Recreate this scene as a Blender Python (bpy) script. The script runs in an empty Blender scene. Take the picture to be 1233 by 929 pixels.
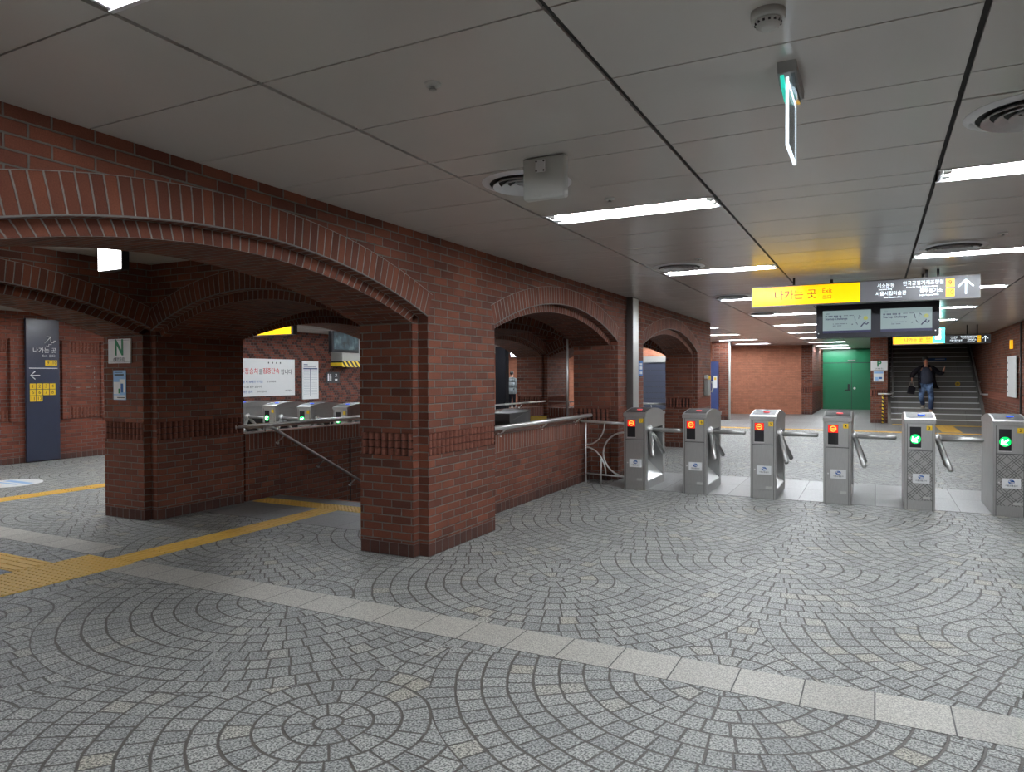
import bpy, math, random
from mathutils import Vector, Matrix, Euler
random.seed(7)
S = bpy.context.scene
COL = S.collection
PI = math.pi
ZC = 2.673                       # ceiling height

# ---------------------------------------------------------------- camera, exposure
cd = bpy.data.cameras.new('camera'); cam = bpy.data.objects.new('camera', cd); COL.objects.link(cam)
F, YAW, PITCH, ROLL = 852.22, math.radians(27.2078), math.radians(-0.7703), math.radians(-0.2059)
fw = Vector((-math.sin(YAW)*math.cos(PITCH), math.cos(YAW)*math.cos(PITCH), math.sin(PITCH)))
rt = Vector((math.cos(YAW), math.sin(YAW), 0)); up = rt.cross(fw)
r2 = rt*math.cos(ROLL)+up*math.sin(ROLL); u2 = -rt*math.sin(ROLL)+up*math.cos(ROLL)
m = Matrix((r2, u2, -fw)).transposed().to_4x4(); m.translation = (0, 0, 1.5)
cam.matrix_world = m
cd.sensor_fit = 'HORIZONTAL'; cd.sensor_width = 36.0; cd.lens = F/1233*36.0; cd.clip_start = .05; cd.clip_end = 120
S.camera = cam
S.view_settings.view_transform = 'Standard'; S.view_settings.look = 'None'
S.view_settings.gamma = 1; S.view_settings.use_curve_mapping = False
S.view_settings.exposure = 0.0
w = bpy.data.worlds.new('world'); S.world = w; w.use_nodes = True
w.node_tree.nodes['Background'].inputs[0].default_value = (.5, .52, .55, 1)
w.node_tree.nodes['Background'].inputs[1].default_value = .03
S.cycles.max_bounces = 8; S.cycles.diffuse_bounces = 4; S.cycles.glossy_bounces = 4
S.cycles.caustics_reflective = False; S.cycles.caustics_refractive = False
S.cycles.sample_clamp_indirect = 6
TUBE = 134.0                       # strength of a fluorescent tube
# ---------------------------------------------------------------- node helpers
class NT:
    def __init__(s, name):
        s.m = bpy.data.materials.new(name); s.m.use_nodes = True; s.t = s.m.node_tree
        s.b = s.t.nodes['Principled BSDF']
    def n(s, typ, **k):
        x = s.t.nodes.new(typ)
        for a, b in k.items(): setattr(x, a, b)
        return x
    def put(s, sock, v):
        if isinstance(v, bpy.types.NodeSocket): s.t.links.new(v, sock)
        else: sock.default_value = v
    def M(s, op, a, b=None, c=None):
        x = s.n('ShaderNodeMath', operation=op)
        for i, v in enumerate((a, b, c)):
            if v is not None: s.put(x.inputs[i], v)
        return x.outputs[0]
    def sm(s, v, lo, hi):            # smoothstep
        x = s.n('ShaderNodeMapRange', interpolation_type='SMOOTHSTEP')
        s.put(x.inputs[0], v); x.inputs[1].default_value = lo; x.inputs[2].default_value = hi
        return x.outputs[0]
    def mix(s, f, a, b, mode='MIX'):
        x = s.n('ShaderNodeMix', data_type='RGBA', blend_type=mode)
        s.put(x.inputs[0], f); s.put(x.inputs[6], a); s.put(x.inputs[7], b)
        return x.outputs[2]
    def comb(s, a, b, c=0.0):
        x = s.n('ShaderNodeCombineXYZ'); s.put(x.inputs[0], a); s.put(x.inputs[1], b); s.put(x.inputs[2], c)
        return x.outputs[0]
    def sep(s, v):
        x = s.n('ShaderNodeSeparateXYZ'); s.put(x.inputs[0], v); return x.outputs
    def white(s, v):
        x = s.n('ShaderNodeTexWhiteNoise', noise_dimensions='3D'); s.put(x.inputs[0], v); return x.outputs[0]
    def noise(s, v, scale, detail=3):
        x = s.n('ShaderNodeTexNoise'); s.put(x.inputs['Vector'], v); x.inputs['Scale'].default_value = scale
        x.inputs['Detail'].default_value = detail; return x.outputs[0]
    def ramp(s, f, stops):
        x = s.n('ShaderNodeValToRGB'); e = x.color_ramp.elements
        while len(e) < len(stops): e.new(.5)
        for i, (p, c) in enumerate(stops): e[i].position = p; e[i].color = (*c, 1)
        s.put(x.inputs[0], f); return x.outputs[0]
    def uv(s): return s.n('ShaderNodeTexCoord').outputs['UV']
    def pos(s): return s.n('ShaderNodeNewGeometry').outputs['Position']
    def obj(s): return s.n('ShaderNodeTexCoord').outputs['Object']
    def out(s, col, rough=.5, height=None, dist=.004, metal=0, spec=.5):
        s.put(s.b.inputs['Base Color'], col); s.put(s.b.inputs['Roughness'], rough)
        s.b.inputs['Metallic'].default_value = metal; s.b.inputs['Specular IOR Level'].default_value = spec
        if height is not None:
            x = s.n('ShaderNodeBump'); x.inputs['Distance'].default_value = dist; x.inputs['Strength'].default_value = 1
            s.put(x.inputs['Height'], height); s.t.links.new(x.outputs[0], s.b.inputs['Normal'])
        return s.m

def plain(name, c, rough=.5, metal=0, var=.08, scale=12, spec=.5):
    t = NT(name)
    nz = t.noise(t.obj(), scale, 4)
    k = 1-var
    col = t.mix(nz, (c[0]*k, c[1]*k, c[2]*k, 1), (min(1, c[0]*(1+var)), min(1, c[1]*(1+var)), min(1, c[2]*(1+var)), 1))
    return t.out(col, rough, metal=metal, spec=spec)
def emit(name, c, st, base=None):
    t = NT(name); t.b.inputs['Base Color'].default_value = (*(base or c), 1)
    t.b.inputs['Emission Color'].default_value = (*c, 1); t.b.inputs['Emission Strength'].default_value = st
    t.b.inputs['Roughness'].default_value = .3
    return t.m

def brick_mat(name, cols, mortar, bw=.2, bh=.067, jt=.0052, soldier=False, offset=.5, diaper=False, rough=.75):
    t = NT(name); uv = t.sep(t.uv()); u, v = uv[0], uv[1]
    if soldier:
        a = t.M('DIVIDE', u, bw); i = t.M('FLOOR', a); f = t.M('SUBTRACT', a, i)
        e1 = t.M('MULTIPLY', t.M('MINIMUM', f, t.M('SUBTRACT', 1.0, f)), bw)
        e2 = t.M('MULTIPLY', t.M('MINIMUM', v, t.M('SUBTRACT', 1.0, v)), bh)
        row = 3.0
    else:
        b = t.M('DIVIDE', v, bh); row = t.M('FLOOR', b); g = t.M('SUBTRACT', b, row)
        a = t.M('ADD', t.M('DIVIDE', u, bw), t.M('MULTIPLY', t.M('FLOORED_MODULO', row, 2.0), offset))
        i = t.M('FLOOR', a); f = t.M('SUBTRACT', a, i)
        e1 = t.M('MULTIPLY', t.M('MINIMUM', f, t.M('SUBTRACT', 1.0, f)), bw)
        e2 = t.M('MULTIPLY', t.M('MINIMUM', g, t.M('SUBTRACT', 1.0, g)), bh)
    p = t.pos()
    wob = t.M('MULTIPLY', t.M('SUBTRACT', t.noise(p, 45, 2), .5), .005)
    e = t.M('ADD', t.M('MINIMUM', e1, e2), wob)
    mask = t.sm(e, jt*.55, jt*1.25)
    rnd = t.white(t.comb(i, row, .5))
    n = len(cols)-1
    col = t.ramp(rnd, [(k/n, c) for k, c in enumerate(cols)])
    if diaper:
        q = t.M('FLOORED_MODULO', t.M('ADD', i, t.M('PINGPONG', row, 7.0)), 5.0)
        dk = t.M('LESS_THAN', q, 1.5)
        col = t.mix(t.M('MULTIPLY', dk, .75), col, (.035, .022, .022, 1))
    nz = t.noise(p, 160, 3)
    col = t.mix(.55, col, t.mix(nz, (.25, .25, .25, 1), (1.6, 1.6, 1.6, 1)), 'MULTIPLY')
    col = t.mix(.5, col, t.mix(t.noise(p, 5, 3), (.5, .5, .5, 1), (1.45, 1.45, 1.45, 1)), 'MULTIPLY')
    mc = t.mix(t.noise(p, 9, 3), tuple(x*.55 for x in mortar)+(1,), tuple(x*1.3 for x in mortar)+(1,))
    col = t.mix(mask, mc, col)
    h = t.M('ADD', mask, t.M('MULTIPLY', nz, .18))
    h = t.M('ADD', h, t.M('MULTIPLY', rnd, .25))
    return t.out(col, rough, h, .010, spec=.18)

RED = [(.10, .037, .025), (.195, .066, .040), (.13, .045, .030), (.225, .076, .044), (.16, .054, .034)]
M = {}
M['brick'] = brick_mat('brick', RED, (.20, .19, .17))
M['soldier'] = brick_mat('soldier_brick', RED, (.34, .325, .30), bw=.068, bh=.2, soldier=True)
M['base'] = brick_mat('base_brick', [(.075, .035, .028), (.11, .048, .036)], (.17, .16, .15), bw=.1, bh=.11, soldier=True)
M['rib'] = plain('rib_brick', (.19, .062, .038), .7, var=.5, scale=60)
M['ribback'] = plain('rib_joint', (.02, .016, .015), .9)
M['farbrick'] = brick_mat('pale_brick', [(.50, .20, .125), (.56, .235, .145), (.45, .185, .115)], (.36, .19, .13), jt=.004)
M['leftbrick'] = brick_mat('hall_brick', [(.15, .044, .027), (.20, .058, .034), (.12, .036, .023)], (.16, .15, .14))
M['diaper'] = brick_mat('patterned_brick', [(.14, .045, .03), (.19, .058, .036), (.12, .038, .025)], (.12, .105, .10), bw=.1, diaper=True)
M['mortar'] = plain('mortar', (.20, .19, .18), .85, var=.3, scale=40)

def cobble():
    t = NT('fan_cobbles'); xyz = t.sep(t.pos()); x, y = xyz[0], xyz[1]
    R, PX, PY, X0, Y0 = 1.45, 2.9, 1.2155, -2.11, 4.78
    n0 = t.M('FLOOR', t.M('DIVIDE', t.M('ADD', y, R-Y0), PY))
    c = []
    for j in range(3):
        n = t.M('SUBTRACT', n0, float(j))
        off = t.M('MULTIPLY', t.M('FLOORED_MODULO', n, 2.0), PX/2)
        dx = t.M('SUBTRACT', t.M('SUBTRACT', x, X0), off)
        col = t.M('ROUND', t.M('DIVIDE', dx, PX))
        dx = t.M('SUBTRACT', dx, t.M('MULTIPLY', col, PX))
        dy = t.M('SUBTRACT', t.M('SUBTRACT', y, Y0), t.M('MULTIPLY', n, PY))
        d = t.M('SQRT', t.M('ADD', t.M('MULTIPLY', dx, dx), t.M('MULTIPLY', dy, dy)))
        c.append((dx, dy, d, t.M('ADD', t.M('MULTIPLY', col, 3.0), n)))
    i0 = t.M('LESS_THAN', c[0][2], R); i1 = t.M('LESS_THAN', c[1][2], R)
    def pick(k):
        a = t.M('ADD', t.M('MULTIPLY', i1, c[1][k]), t.M('MULTIPLY', t.M('SUBTRACT', 1.0, i1), c[2][k]))
        return t.M('ADD', t.M('MULTIPLY', i0, c[0][k]), t.M('MULTIPLY', t.M('SUBTRACT', 1.0, i0), a))
    dx, dy, d, idn = pick(0), pick(1), pick(2), pick(3)
    rw = R/11.5
    wob = t.M('MULTIPLY', t.M('SUBTRACT', t.noise(t.pos(), 14, 2), .5), .012)
    dd = t.M('ADD', d, t.M('MULTIPLY', t.M('SUBTRACT', t.noise(t.pos(), 4.5, 2), .5), .028))
    a = t.M('DIVIDE', t.M('ADD', dd, rw*.5), rw); k = t.M('FLOOR', a); f = t.M('SUBTRACT', a, k)
    er = t.M('MULTIPLY', t.M('MINIMUM', f, t.M('SUBTRACT', 1.0, f)), rw)
    ang = t.M('DIVIDE', t.M('ARCTAN2', dy, dx), 2*PI)
    cnt = t.M('MAXIMUM', t.M('ROUND', t.M('MULTIPLY', t.M('ADD', k, 0.0), 2*PI*rw/.108)), 1.0)
    cnt = t.M('ADD', cnt, t.M('MULTIPLY', t.M('COMPARE', k, 1.0, .2), 2.0))
    at = t.M('MULTIPLY', t.M('ADD', ang, t.M('MULTIPLY', t.M('ADD', k, idn), .37)), cnt)
    ix = t.M('FLOOR', at); fa = t.M('SUBTRACT', at, ix)
    ea = t.M('MULTIPLY', t.M('DIVIDE', t.M('MINIMUM', fa, t.M('SUBTRACT', 1.0, fa)), cnt), t.M('MULTIPLY', d, 2*PI))
    ea = t.M('ADD', ea, t.M('LESS_THAN', k, .5))
    e = t.M('ADD', t.M('MINIMUM', t.M('MULTIPLY', er, .8), ea), t.M('MULTIPLY', wob, .5))
    mask = t.sm(e, .0030, .0072)
    rnd = t.white(t.comb(t.M('ADD', k, .3), t.M('ADD', ix, .2), idn))
    col = t.ramp(rnd, [(0, (.255, .262, .258)), (.3, (.29, .297, .29)), (.65, (.315, .322, .312)), (.93, (.35, .354, .34)), (1, (.37, .352, .30))])
    sp = t.noise(t.pos(), 105, 4)
    col = t.mix(.95, col, t.mix(t.sm(sp, .36, .64), (.28, .29, .29, 1), (1.72, 1.72, 1.70, 1)), 'MULTIPLY')
    col = t.mix(.5, col, t.mix(t.noise(t.pos(), .8, 3), (.75, .75, .74, 1), (1.2, 1.2, 1.2, 1)), 'MULTIPLY')
    jc = t.mix(t.noise(t.pos(), 20, 3), (.055, .05, .045, 1), (.13, .115, .10, 1))
    col = t.mix(mask, jc, col)
    h = t.M('ADD', mask, t.M('MULTIPLY', sp, .25)); h = t.M('ADD', h, t.M('MULTIPLY', rnd, .35))
    rough = t.M('ADD', .42, t.M('MULTIPLY', t.noise(t.pos(), 60, 2), .25))
    return t.out(col, rough, h, .004, spec=.5)
M['cobble'] = cobble()
def slab(name, c, bw, bh, off=0, jt=.004, speck=.6, rough=.5):
    t = NT(name); uv = t.sep(t.uv()); u, v = uv[0], uv[1]
    b = t.M('DIVIDE', v, bh); row = t.M('FLOOR', b); g = t.M('SUBTRACT', b, row)
    a = t.M('ADD', t.M('DIVIDE', u, bw), t.M('MULTIPLY', t.M('FLOORED_MODULO', row, 2.0), off)); i = t.M('FLOOR', a); f = t.M('SUBTRACT', a, i)
    e = t.M('MINIMUM', t.M('MULTIPLY', t.M('MINIMUM', f, t.M('SUBTRACT', 1.0, f)), bw), t.M('MULTIPLY', t.M('MINIMUM', g, t.M('SUBTRACT', 1.0, g)), bh))
    mask = t.sm(e, jt*.5, jt)
    rnd = t.white(t.comb(i, row, 1.0)); sp = t.noise(t.pos(), 140, 4)
    col = t.mix(rnd, tuple(x*.9 for x in c)+(1,), tuple(x*1.1 for x in c)+(1,))
    col = t.mix(speck, col, t.mix(t.sm(sp, .3, .7), (.5, .5, .5, 1), (1.45, 1.45, 1.45, 1)), 'MULTIPLY')
    col = t.mix(mask, (.07, .065, .06, 1), col)
    return t.out(col, rough, mask, .002)
M['granite'] = slab('pale_granite', (.47, .455, .41), .305, 1.0, speck=.8)
M['slab'] = slab('grey_slab', (.36, .365, .36), .83, .9118, rough=.4)
M['plainfloor'] = slab('grey_floor', (.25, .25, .245), .6, .6)
M['darkslab'] = slab('step_stone', (.19, .18, .165), 1.2, .4, off=.5)

def ceiling_mat():
    t = NT('ceiling_panel'); p = t.pos()
    nz = t.noise(p, 1.3, 3)
    col = t.mix(nz, (.61, .58, .545, 1), (.66, .63, .59, 1))
    return t.out(col, t.M('ADD', .19, t.M('MULTIPLY', t.noise(p, 3, 2), .08)), t.noise(p, 2.2, 2), .003, spec=.8)
M['ceil'] = ceiling_mat()
M['ceilgap'] = plain('ceiling_gap', (.03, .028, .026), .8)
M['ceilplain'] = plain('ceiling_paint', (.42, .41, .39), .7, var=.04, scale=3)
def steel(name, c=(.50, .50, .49), rough=.34, hatch=False):
    t = NT(name); o = t.obj()
    mp = t.n('ShaderNodeMapping'); mp.inputs['Scale'].default_value = (1, 1, .06); t.t.links.new(o, mp.inputs[0])
    nz = t.noise(mp.outputs[0], 260, 3); big = t.noise(o, 6, 3)
    col = t.mix(nz, tuple(x*.82 for x in c)+(1,), tuple(min(1, x*1.15) for x in c)+(1,))
    if hatch:
        xyz = t.sep(o); a = t.M('ADD', xyz[0], xyz[2]); b = t.M('SUBTRACT', xyz[0], xyz[2])
        msk = None
        for q in (a, b):
            f = t.M('FRACT', t.M('DIVIDE', q, .032)); l = t.M('LESS_THAN', f, .24)
            blk = t.M('LESS_THAN', t.M('FRACT', t.M('DIVIDE', q, .15)), .62)
            l = t.M('MULTIPLY', l, blk); msk = l if msk is None else t.M('MAXIMUM', msk, l)
        col = t.mix(t.M('MULTIPLY', msk, .8), col, (.09, .09, .085, 1))
    return t.out(col, t.M('ADD', rough-.06, t.M('MULTIPLY', big, .16)), metal=.82)
M['steel'] = steel('brushed_steel'); M['steelhatch'] = steel('hatched_steel', hatch=True)
M['chrome'] = steel('polished_steel', (.82, .82, .81), .30)
M['darksteel'] = plain('dark_steel', (.055, .055, .054), .5, .3)
M['postdark'] = plain('post_steel', (.16, .155, .15), .35, .6)
M['seam'] = plain('seam', (.05, .05, .05), .7)
M['black'] = plain('black_plastic', (.012, .012, .014), .3)
M['navy'] = plain('navy_panel', (.028, .034, .060), .35)
M['casedark'] = plain('case_dark', (.022, .022, .028), .5, spec=.3)
M['matteblack'] = plain('matte_black', (.006, .006, .008), .8, spec=.08)
M['cabinet'] = plain('cabinet_grey', (.10, .10, .098), .5)
M['blue'] = plain('blue_panel', (.025, .045, .16), .45)
M['signgrey'] = emit('sign_grey', (.12, .125, .14), .9, (.05, .05, .055))
M['signblack'] = emit('sign_black', (.03, .032, .038), .5, (.02, .02, .022))
M['yellowlit'] = emit('lit_yellow', (1, .56, .0), 1.25, (.5, .3, .0))
M['orangeplate'] = emit('lit_orange', (1, .55, .02), .75)
M['whitelit'] = emit('lit_white', (.85, .95, 1), 1.1)
M['signtext'] = plain('sign_ink', (.10, .045, .0), .6)
M['white'] = plain('white_paint', (.78, .79, .79), .5, var=.03)
M['whitepl'] = plain('white_plastic', (.60, .61, .58), .4, var=.04)
M['greypl'] = plain('grey_plastic', (.30, .30, .285), .4)
M['yellow'] = plain('yellow_tile', (.86, .54, .11), .55, var=.12, scale=20)
M['yellowpl'] = plain('yellow_plate', (.80, .52, .02), .4)
M['green'] = plain('green_door', (.012, .19, .085), .4, var=.04)
M['greenink'] = plain('green_ink', (.0, .20, .075), .5)
M['blueink'] = plain('blue_ink', (.02, .13, .42), .5)
M['ink'] = plain('dark_ink', (.03, .03, .035), .5)
M['redink'] = plain('red_ink', (.65, .03, .04), .5)
M['skyprint'] = plain('pale_blue_print', (.30, .52, .80), .5)
M['redlit'] = emit('lit_red', (1, .012, .006), .75); M['redring'] = emit('lit_red_ring', (1, .38, .06), 1.5)
M['greenlit'] = emit('lit_green', (.0, .85, .16), .85); M['greenarrow'] = emit('lit_green_arrow', (.75, 1, .85), 2.2)
M['redsensor'] = emit('red_sensor', (1, .10, .12), .5); M['bluesensor'] = emit('blue_sensor', (.05, .15, 1), .6)
M['tube'] = emit('fluorescent_tube', (.90, .95, 1.0), TUBE)
M['reflector'] = plain('lamp_reflector', (.75, .75, .76), .35, .2)
M['screen'] = emit('screen_picture', (.42, .56, .57), .55, (.02, .02, .02))
M['screennavy'] = emit('screen_navy', (.02, .02, .12), .5, (.02, .02, .02))
M['screenyel'] = emit('screen_yellow', (.55, .58, .12), .6, (.02, .02, .02))
M['cyanlit'] = emit('lit_cyan', (.05, .85, .75), 1.3)
M['boxlit'] = emit('lit_panel', (1, 1, 1), 8.0)
M['glassedge'] = emit('lit_glass_edge', (.8, .9, 1), 1.5)
M['greenlens'] = emit('green_lens', (.03, .8, .6), .55)
def glass():
    t = NT('sign_glass'); t.b.inputs['Base Color'].default_value = (.75, .85, .88, 1); t.b.inputs['Roughness'].default_value = .1
    t.b.inputs['Transmission Weight'].default_value = .8; t.b.inputs['IOR'].default_value = 1.1
    return t.m
M['glass'] = glass()
M['skin'] = plain('skin', (.42, .22, .15), .55); M['hair'] = plain('hair', (.012, .01, .009), .6)
M['jacket'] = plain('black_cloth', (.010, .009, .012), .9, spec=.08); M['tshirt'] = plain('slate_cloth', (.055, .062, .09), .9, spec=.1)
def denim():
    t = NT('denim'); p = t.sep(t.obj())
    f = t.M('MULTIPLY', t.sm(p[2], .32, .55), t.sm(t.noise(t.obj(), 7, 2), .35, .65))
    return t.out(t.mix(f, (.018, .035, .085, 1), (.13, .22, .40, 1)), .8)
M['denim'] = denim(); M['shoe'] = plain('pale_shoe', (.42, .38, .32), .6); M['greycoat'] = plain('grey_cloth', (.16, .18, .19), .8)
M['hazard'] = None
def hazard(name, size=.1, vert=False):
    t = NT(name); p = t.sep(t.obj())
    q = t.M('ADD', p[1], p[2]) if not vert else t.M('ADD', p[2], t.M('MULTIPLY', p[0], .6))
    f = t.M('FRACT', t.M('DIVIDE', q, size)); msk = t.M('LESS_THAN', f, .5)
    return t.out(t.mix(msk, (.02, .02, .02, 1), (.85, .60, .03, 1)), .5)
M['hazard'] = hazard('hazard_stripes', .17); M['hazardpole'] = hazard('hazard_pole', .11, True)

# ---------------------------------------------------------------- mesh helpers
class MB:
    def __init__(s): s.v = []; s.f = []; s.uv = []; s.mi = []; s.sm = []
    def poly(s, pts, uvs=None, mi=0, smooth=False):
        b = len(s.v); s.v += [tuple(p) for p in pts]; s.f.append(list(range(b, b+len(pts))))
        s.uv.append(uvs or [(0, 0)]*len(pts)); s.mi.append(mi); s.sm.append(smooth)
    def box(s, x0, x1, y0, y1, z0, z1, mi=0):
        P = lambda a, b, c: ((x0, x1)[a], (y0, y1)[b], (z0, z1)[c])
        b = len(s.v); s.v += [P(a, bb, c) for c in (0, 1) for bb in (0, 1) for a in (0, 1)]
        for f in ((0, 2, 3, 1), (4, 5, 7, 6), (0, 1, 5, 4), (2, 6, 7, 3), (1, 3, 7, 5), (0, 4, 6, 2)):
            s.f.append([b+i for i in f]); s.mi.append(mi); s.sm.append(False)
            n = (0 if f in ((1, 3, 7, 5), (0, 4, 6, 2)) else 1 if f in ((0, 1, 5, 4), (2, 6, 7, 3)) else 2)
            q = []
            for i in f:
                p = s.v[b+i]
                q.append((p[1], p[2]) if n == 0 else (p[0], p[2]) if n == 1 else (p[0], p[1]))
            s.uv.append(q)
        return s
    def tube(s, pts, r, n=10, mi=0, cap=True):
        pts = [Vector(p) for p in pts]; rings = []
        rr = r if isinstance(r, (list, tuple)) else [r]*len(pts)
        prev = None
        for i, p in enumerate(pts):
            d = ((pts[min(i+1, len(pts)-1)]-pts[i]).normalized()+(pts[i]-pts[max(i-1, 0)]).normalized()).normalized()
            if prev is None:
                a = d.cross(Vector((0, 0, 1)));
                if a.length < .1: a = d.cross(Vector((1, 0, 0)))
                a.normalize()
            else: a = (prev-d*prev.dot(d)).normalized()
            prev = a; b = d.cross(a); base = len(s.v)
            s.v += [tuple(p+(a*math.cos(2*PI*k/n)+b*math.sin(2*PI*k/n))*rr[i]) for k in range(n)]; rings.append(base)
        for A, B in zip(rings, rings[1:]):
            for k in range(n):
                s.f.append([A+k, A+(k+1) % n, B+(k+1) % n, B+k]); s.uv.append([(0, 0)]*4); s.mi.append(mi); s.sm.append(True)
        if cap:
            for A, rev in ((rings[0], 1), (rings[-1], 0)):
                f = [A+k for k in range(n)]; s.f.append(f[::-1] if rev else f); s.uv.append([(0, 0)]*n); s.mi.append(mi); s.sm.append(False)
        return s
    def prism(s, prof, a0, a1, axis='x', mi=0):
        # prof in the two other axes, extruded along axis
        def P(q, a): return (a, q[0], q[1]) if axis == 'x' else (q[0], a, q[1]) if axis == 'y' else (q[0], q[1], a)
        n = len(prof); b = len(s.v); s.v += [P(q, a0) for q in prof]+[P(q, a1) for q in prof]
        L = 0
        for i in range(n):
            j = (i+1) % n; l = math.dist(prof[i], prof[j])
            s.f.append([b+i, b+j, b+n+j, b+n+i]); s.uv.append([(a0, L), (a0, L+l), (a1, L+l), (a1, L)]); s.mi.append(mi); s.sm.append(False); L += l
        s.f.append([b+i for i in range(n)][::-1]); s.uv.append([prof[i] for i in range(n)][::-1]); s.mi.append(mi); s.sm.append(False)
        s.f.append([b+n+i for i in range(n)]); s.uv.append([prof[i] for i in range(n)]); s.mi.append(mi); s.sm.append(False)
        return s
    def ball(s, c, r, sx=1, sy=1, sz=1, n=12, mi=0):
        m_ = n//2; b = len(s.v)
        for i in range(m_+1):
            th = PI*i/m_
            for k in range(n):
                a = 2*PI*k/n; s.v.append((c[0]+r*sx*math.sin(th)*math.cos(a), c[1]+r*sy*math.sin(th)*math.sin(a), c[2]+r*sz*math.cos(th)))
        for i in range(m_):
            for k in range(n):
                s.f.append([b+i*n+k, b+(i+1)*n+k, b+(i+1)*n+(k+1) % n, b+i*n+(k+1) % n]); s.uv.append([(0, 0)]*4); s.mi.append(mi); s.sm.append(True)
        return s
    def build(s, name, mats, parent=None, loc=None, bevel=0):
        me = bpy.data.meshes.new(name); me.from_pydata(s.v, [], s.f)
        if not isinstance(mats, (list, tuple)): mats = [mats]
        for k in mats: me.materials.append(M[k] if isinstance(k, str) else k)
        l = me.uv_layers.new(name='UVMap'); i = 0
        for f in s.uv:
            for q in f: l.data[i].uv = q; i += 1
        me.polygons.foreach_set('material_index', s.mi); me.polygons.foreach_set('use_smooth', s.sm)
        me.update()
        o = bpy.data.objects.new(name, me); COL.objects.link(o)
        if parent: o.parent = parent
        if loc: o.location = loc
        if bevel:
            b = o.modifiers.new('bevel', 'BEVEL'); b.width = bevel; b.segments = 2; b.limit_method = 'ANGLE'
        return o
def tag(o, label, cat, group=None, kind=None):
    o['label'] = label; o['category'] = cat
    if group: o['group'] = group
    if kind: o['kind'] = kind
    return o
def thing(name, label, cat, loc=(0, 0, 0), rz=0, group=None):
    o = bpy.data.objects.new(name, None); COL.objects.link(o); o.location = loc; o.rotation_euler = (0, 0, rz)
    o.empty_display_size = .1
    return tag(o, label, cat, group)
def struct(mb, name, mats, **k):
    o = mb.build(name, mats, **k); o['kind'] = 'structure'; return o
def copy_tree(o, parent=None):
    c = o.copy(); COL.objects.link(c)
    if parent: c.parent = parent
    for ch in [x for x in list(o.children)]: copy_tree(ch, c)
    return c
ROT = {'-y': (PI/2, 0, 0), '+x': (PI/2, 0, PI/2), '-x': (PI/2, 0, -PI/2), 'up': (0, 0, 0), '+y': (PI/2, 0, PI)}
def text(body, size, loc, face, mat, parent=None, name='lettering', align='CENTER', wide=1.0, th=.0008, bold=0, label=None):
    cu = bpy.data.curves.new('t', 'FONT'); cu.body = body; cu.size = size; cu.align_x = align; cu.align_y = 'CENTER'
    cu.extrude = th; cu.offset = bold; cu.resolution_u = 3
    t = bpy.data.objects.new('t', cu); COL.objects.link(t)
    dg = bpy.context.evaluated_depsgraph_get(); dg.update()
    me = bpy.data.meshes.new_from_object(t.evaluated_get(dg))
    bpy.data.objects.remove(t); bpy.data.curves.remove(cu)
    me.materials.clear(); me.materials.append(M[mat])
    o = bpy.data.objects.new(name, me); me.name = name; COL.objects.link(o)
    o.location = loc; o.rotation_euler = ROT[face]; o.scale = (wide, 1, 1)
    if parent: o.parent = parent
    if label: o['label'] = label
    return o

# ---------------------------------------------------------------- brickwork
BAND0, BAND1, BASE = .84, 1.03, .11
def bquad(mb, p0, p1, z0, z1, mi=0):
    L = math.dist(p0, p1); u0 = (p0[0]+p0[1])
    if mi in (1, 2): uv = [(0, 0), (L, 0), (L, 1), (0, 1)]
    else: uv = [(u0, z0), (u0+L, z0), (u0+L, z1), (u0, z1)]
    mb.poly([(p0[0], p0[1], z0), (p1[0], p1[1], z0), (p1[0], p1[1], z1), (p0[0], p0[1], z1)], uv, mi)
def ribs(mb, p0, p1, z0=BAND0, z1=BAND1):
    # band of half-round upright bricks; outward normal is to the right of p0->p1
    L = math.dist(p0, p1)
    d = ((p1[0]-p0[0])/L, (p1[1]-p0[1])/L); nrm = (d[1], -d[0])
    def P(s_, o, z): return (p0[0]+d[0]*s_+nrm[0]*o, p0[1]+d[1]*s_+nrm[1]*o, z)
    mb.poly([P(0, -.034, z0), P(L, -.034, z0), P(L, -.034, z1), P(0, -.034, z1)], None, 4)
    for a, b in ((z0, -1), (z1, 1)):
        mb.poly([P(0, 0, a), P(L, 0, a), P(L, -.034, a), P(0, -.034, a)], None, 4)
    n = max(1, round(L/.068)); w = L/n; rows = 3; h = (z1-z0)/rows
    for i in range(n):
        for r in range(rows):
            za, zb = z0+r*h+.004, z0+(r+1)*h-.004
            s0, s1 = i*w+.010, (i+1)*w-.010; hw = (s1-s0)/2; mid = (s0+s1)/2
            q = [(mid-hw*math.cos(PI*k/6), -.034+.042*math.sin(PI*k/6)) for k in range(7)]
            for (a, b), (c, e) in zip(q, q[1:]):
                mb.poly([P(a, b, za), P(c, e, za), P(c, e, zb), P(a, b, zb)], None, 3, True)
            mb.poly([P(a, b, zb) for a, b in q], None, 3); mb.poly([P(a, b, za) for a, b in q][::-1], None, 3)
def bwall(mb, p0, p1, z0, z1, band=True, base=True):
    z = z0
    if base and z0 == 0: bquad(mb, p0, p1, 0, BASE, 2); z = BASE
    if band and math.dist(p0, p1) > .13 and z1 > BAND1+.05 and z < BAND0:
        bquad(mb, p0, p1, z, BAND0); ribs(mb, p0, p1); z = BAND1
    bquad(mb, p0, p1, z, z1)
BM = ['brick', 'soldier', 'base', 'rib', 'ribback', 'mortar']
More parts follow.
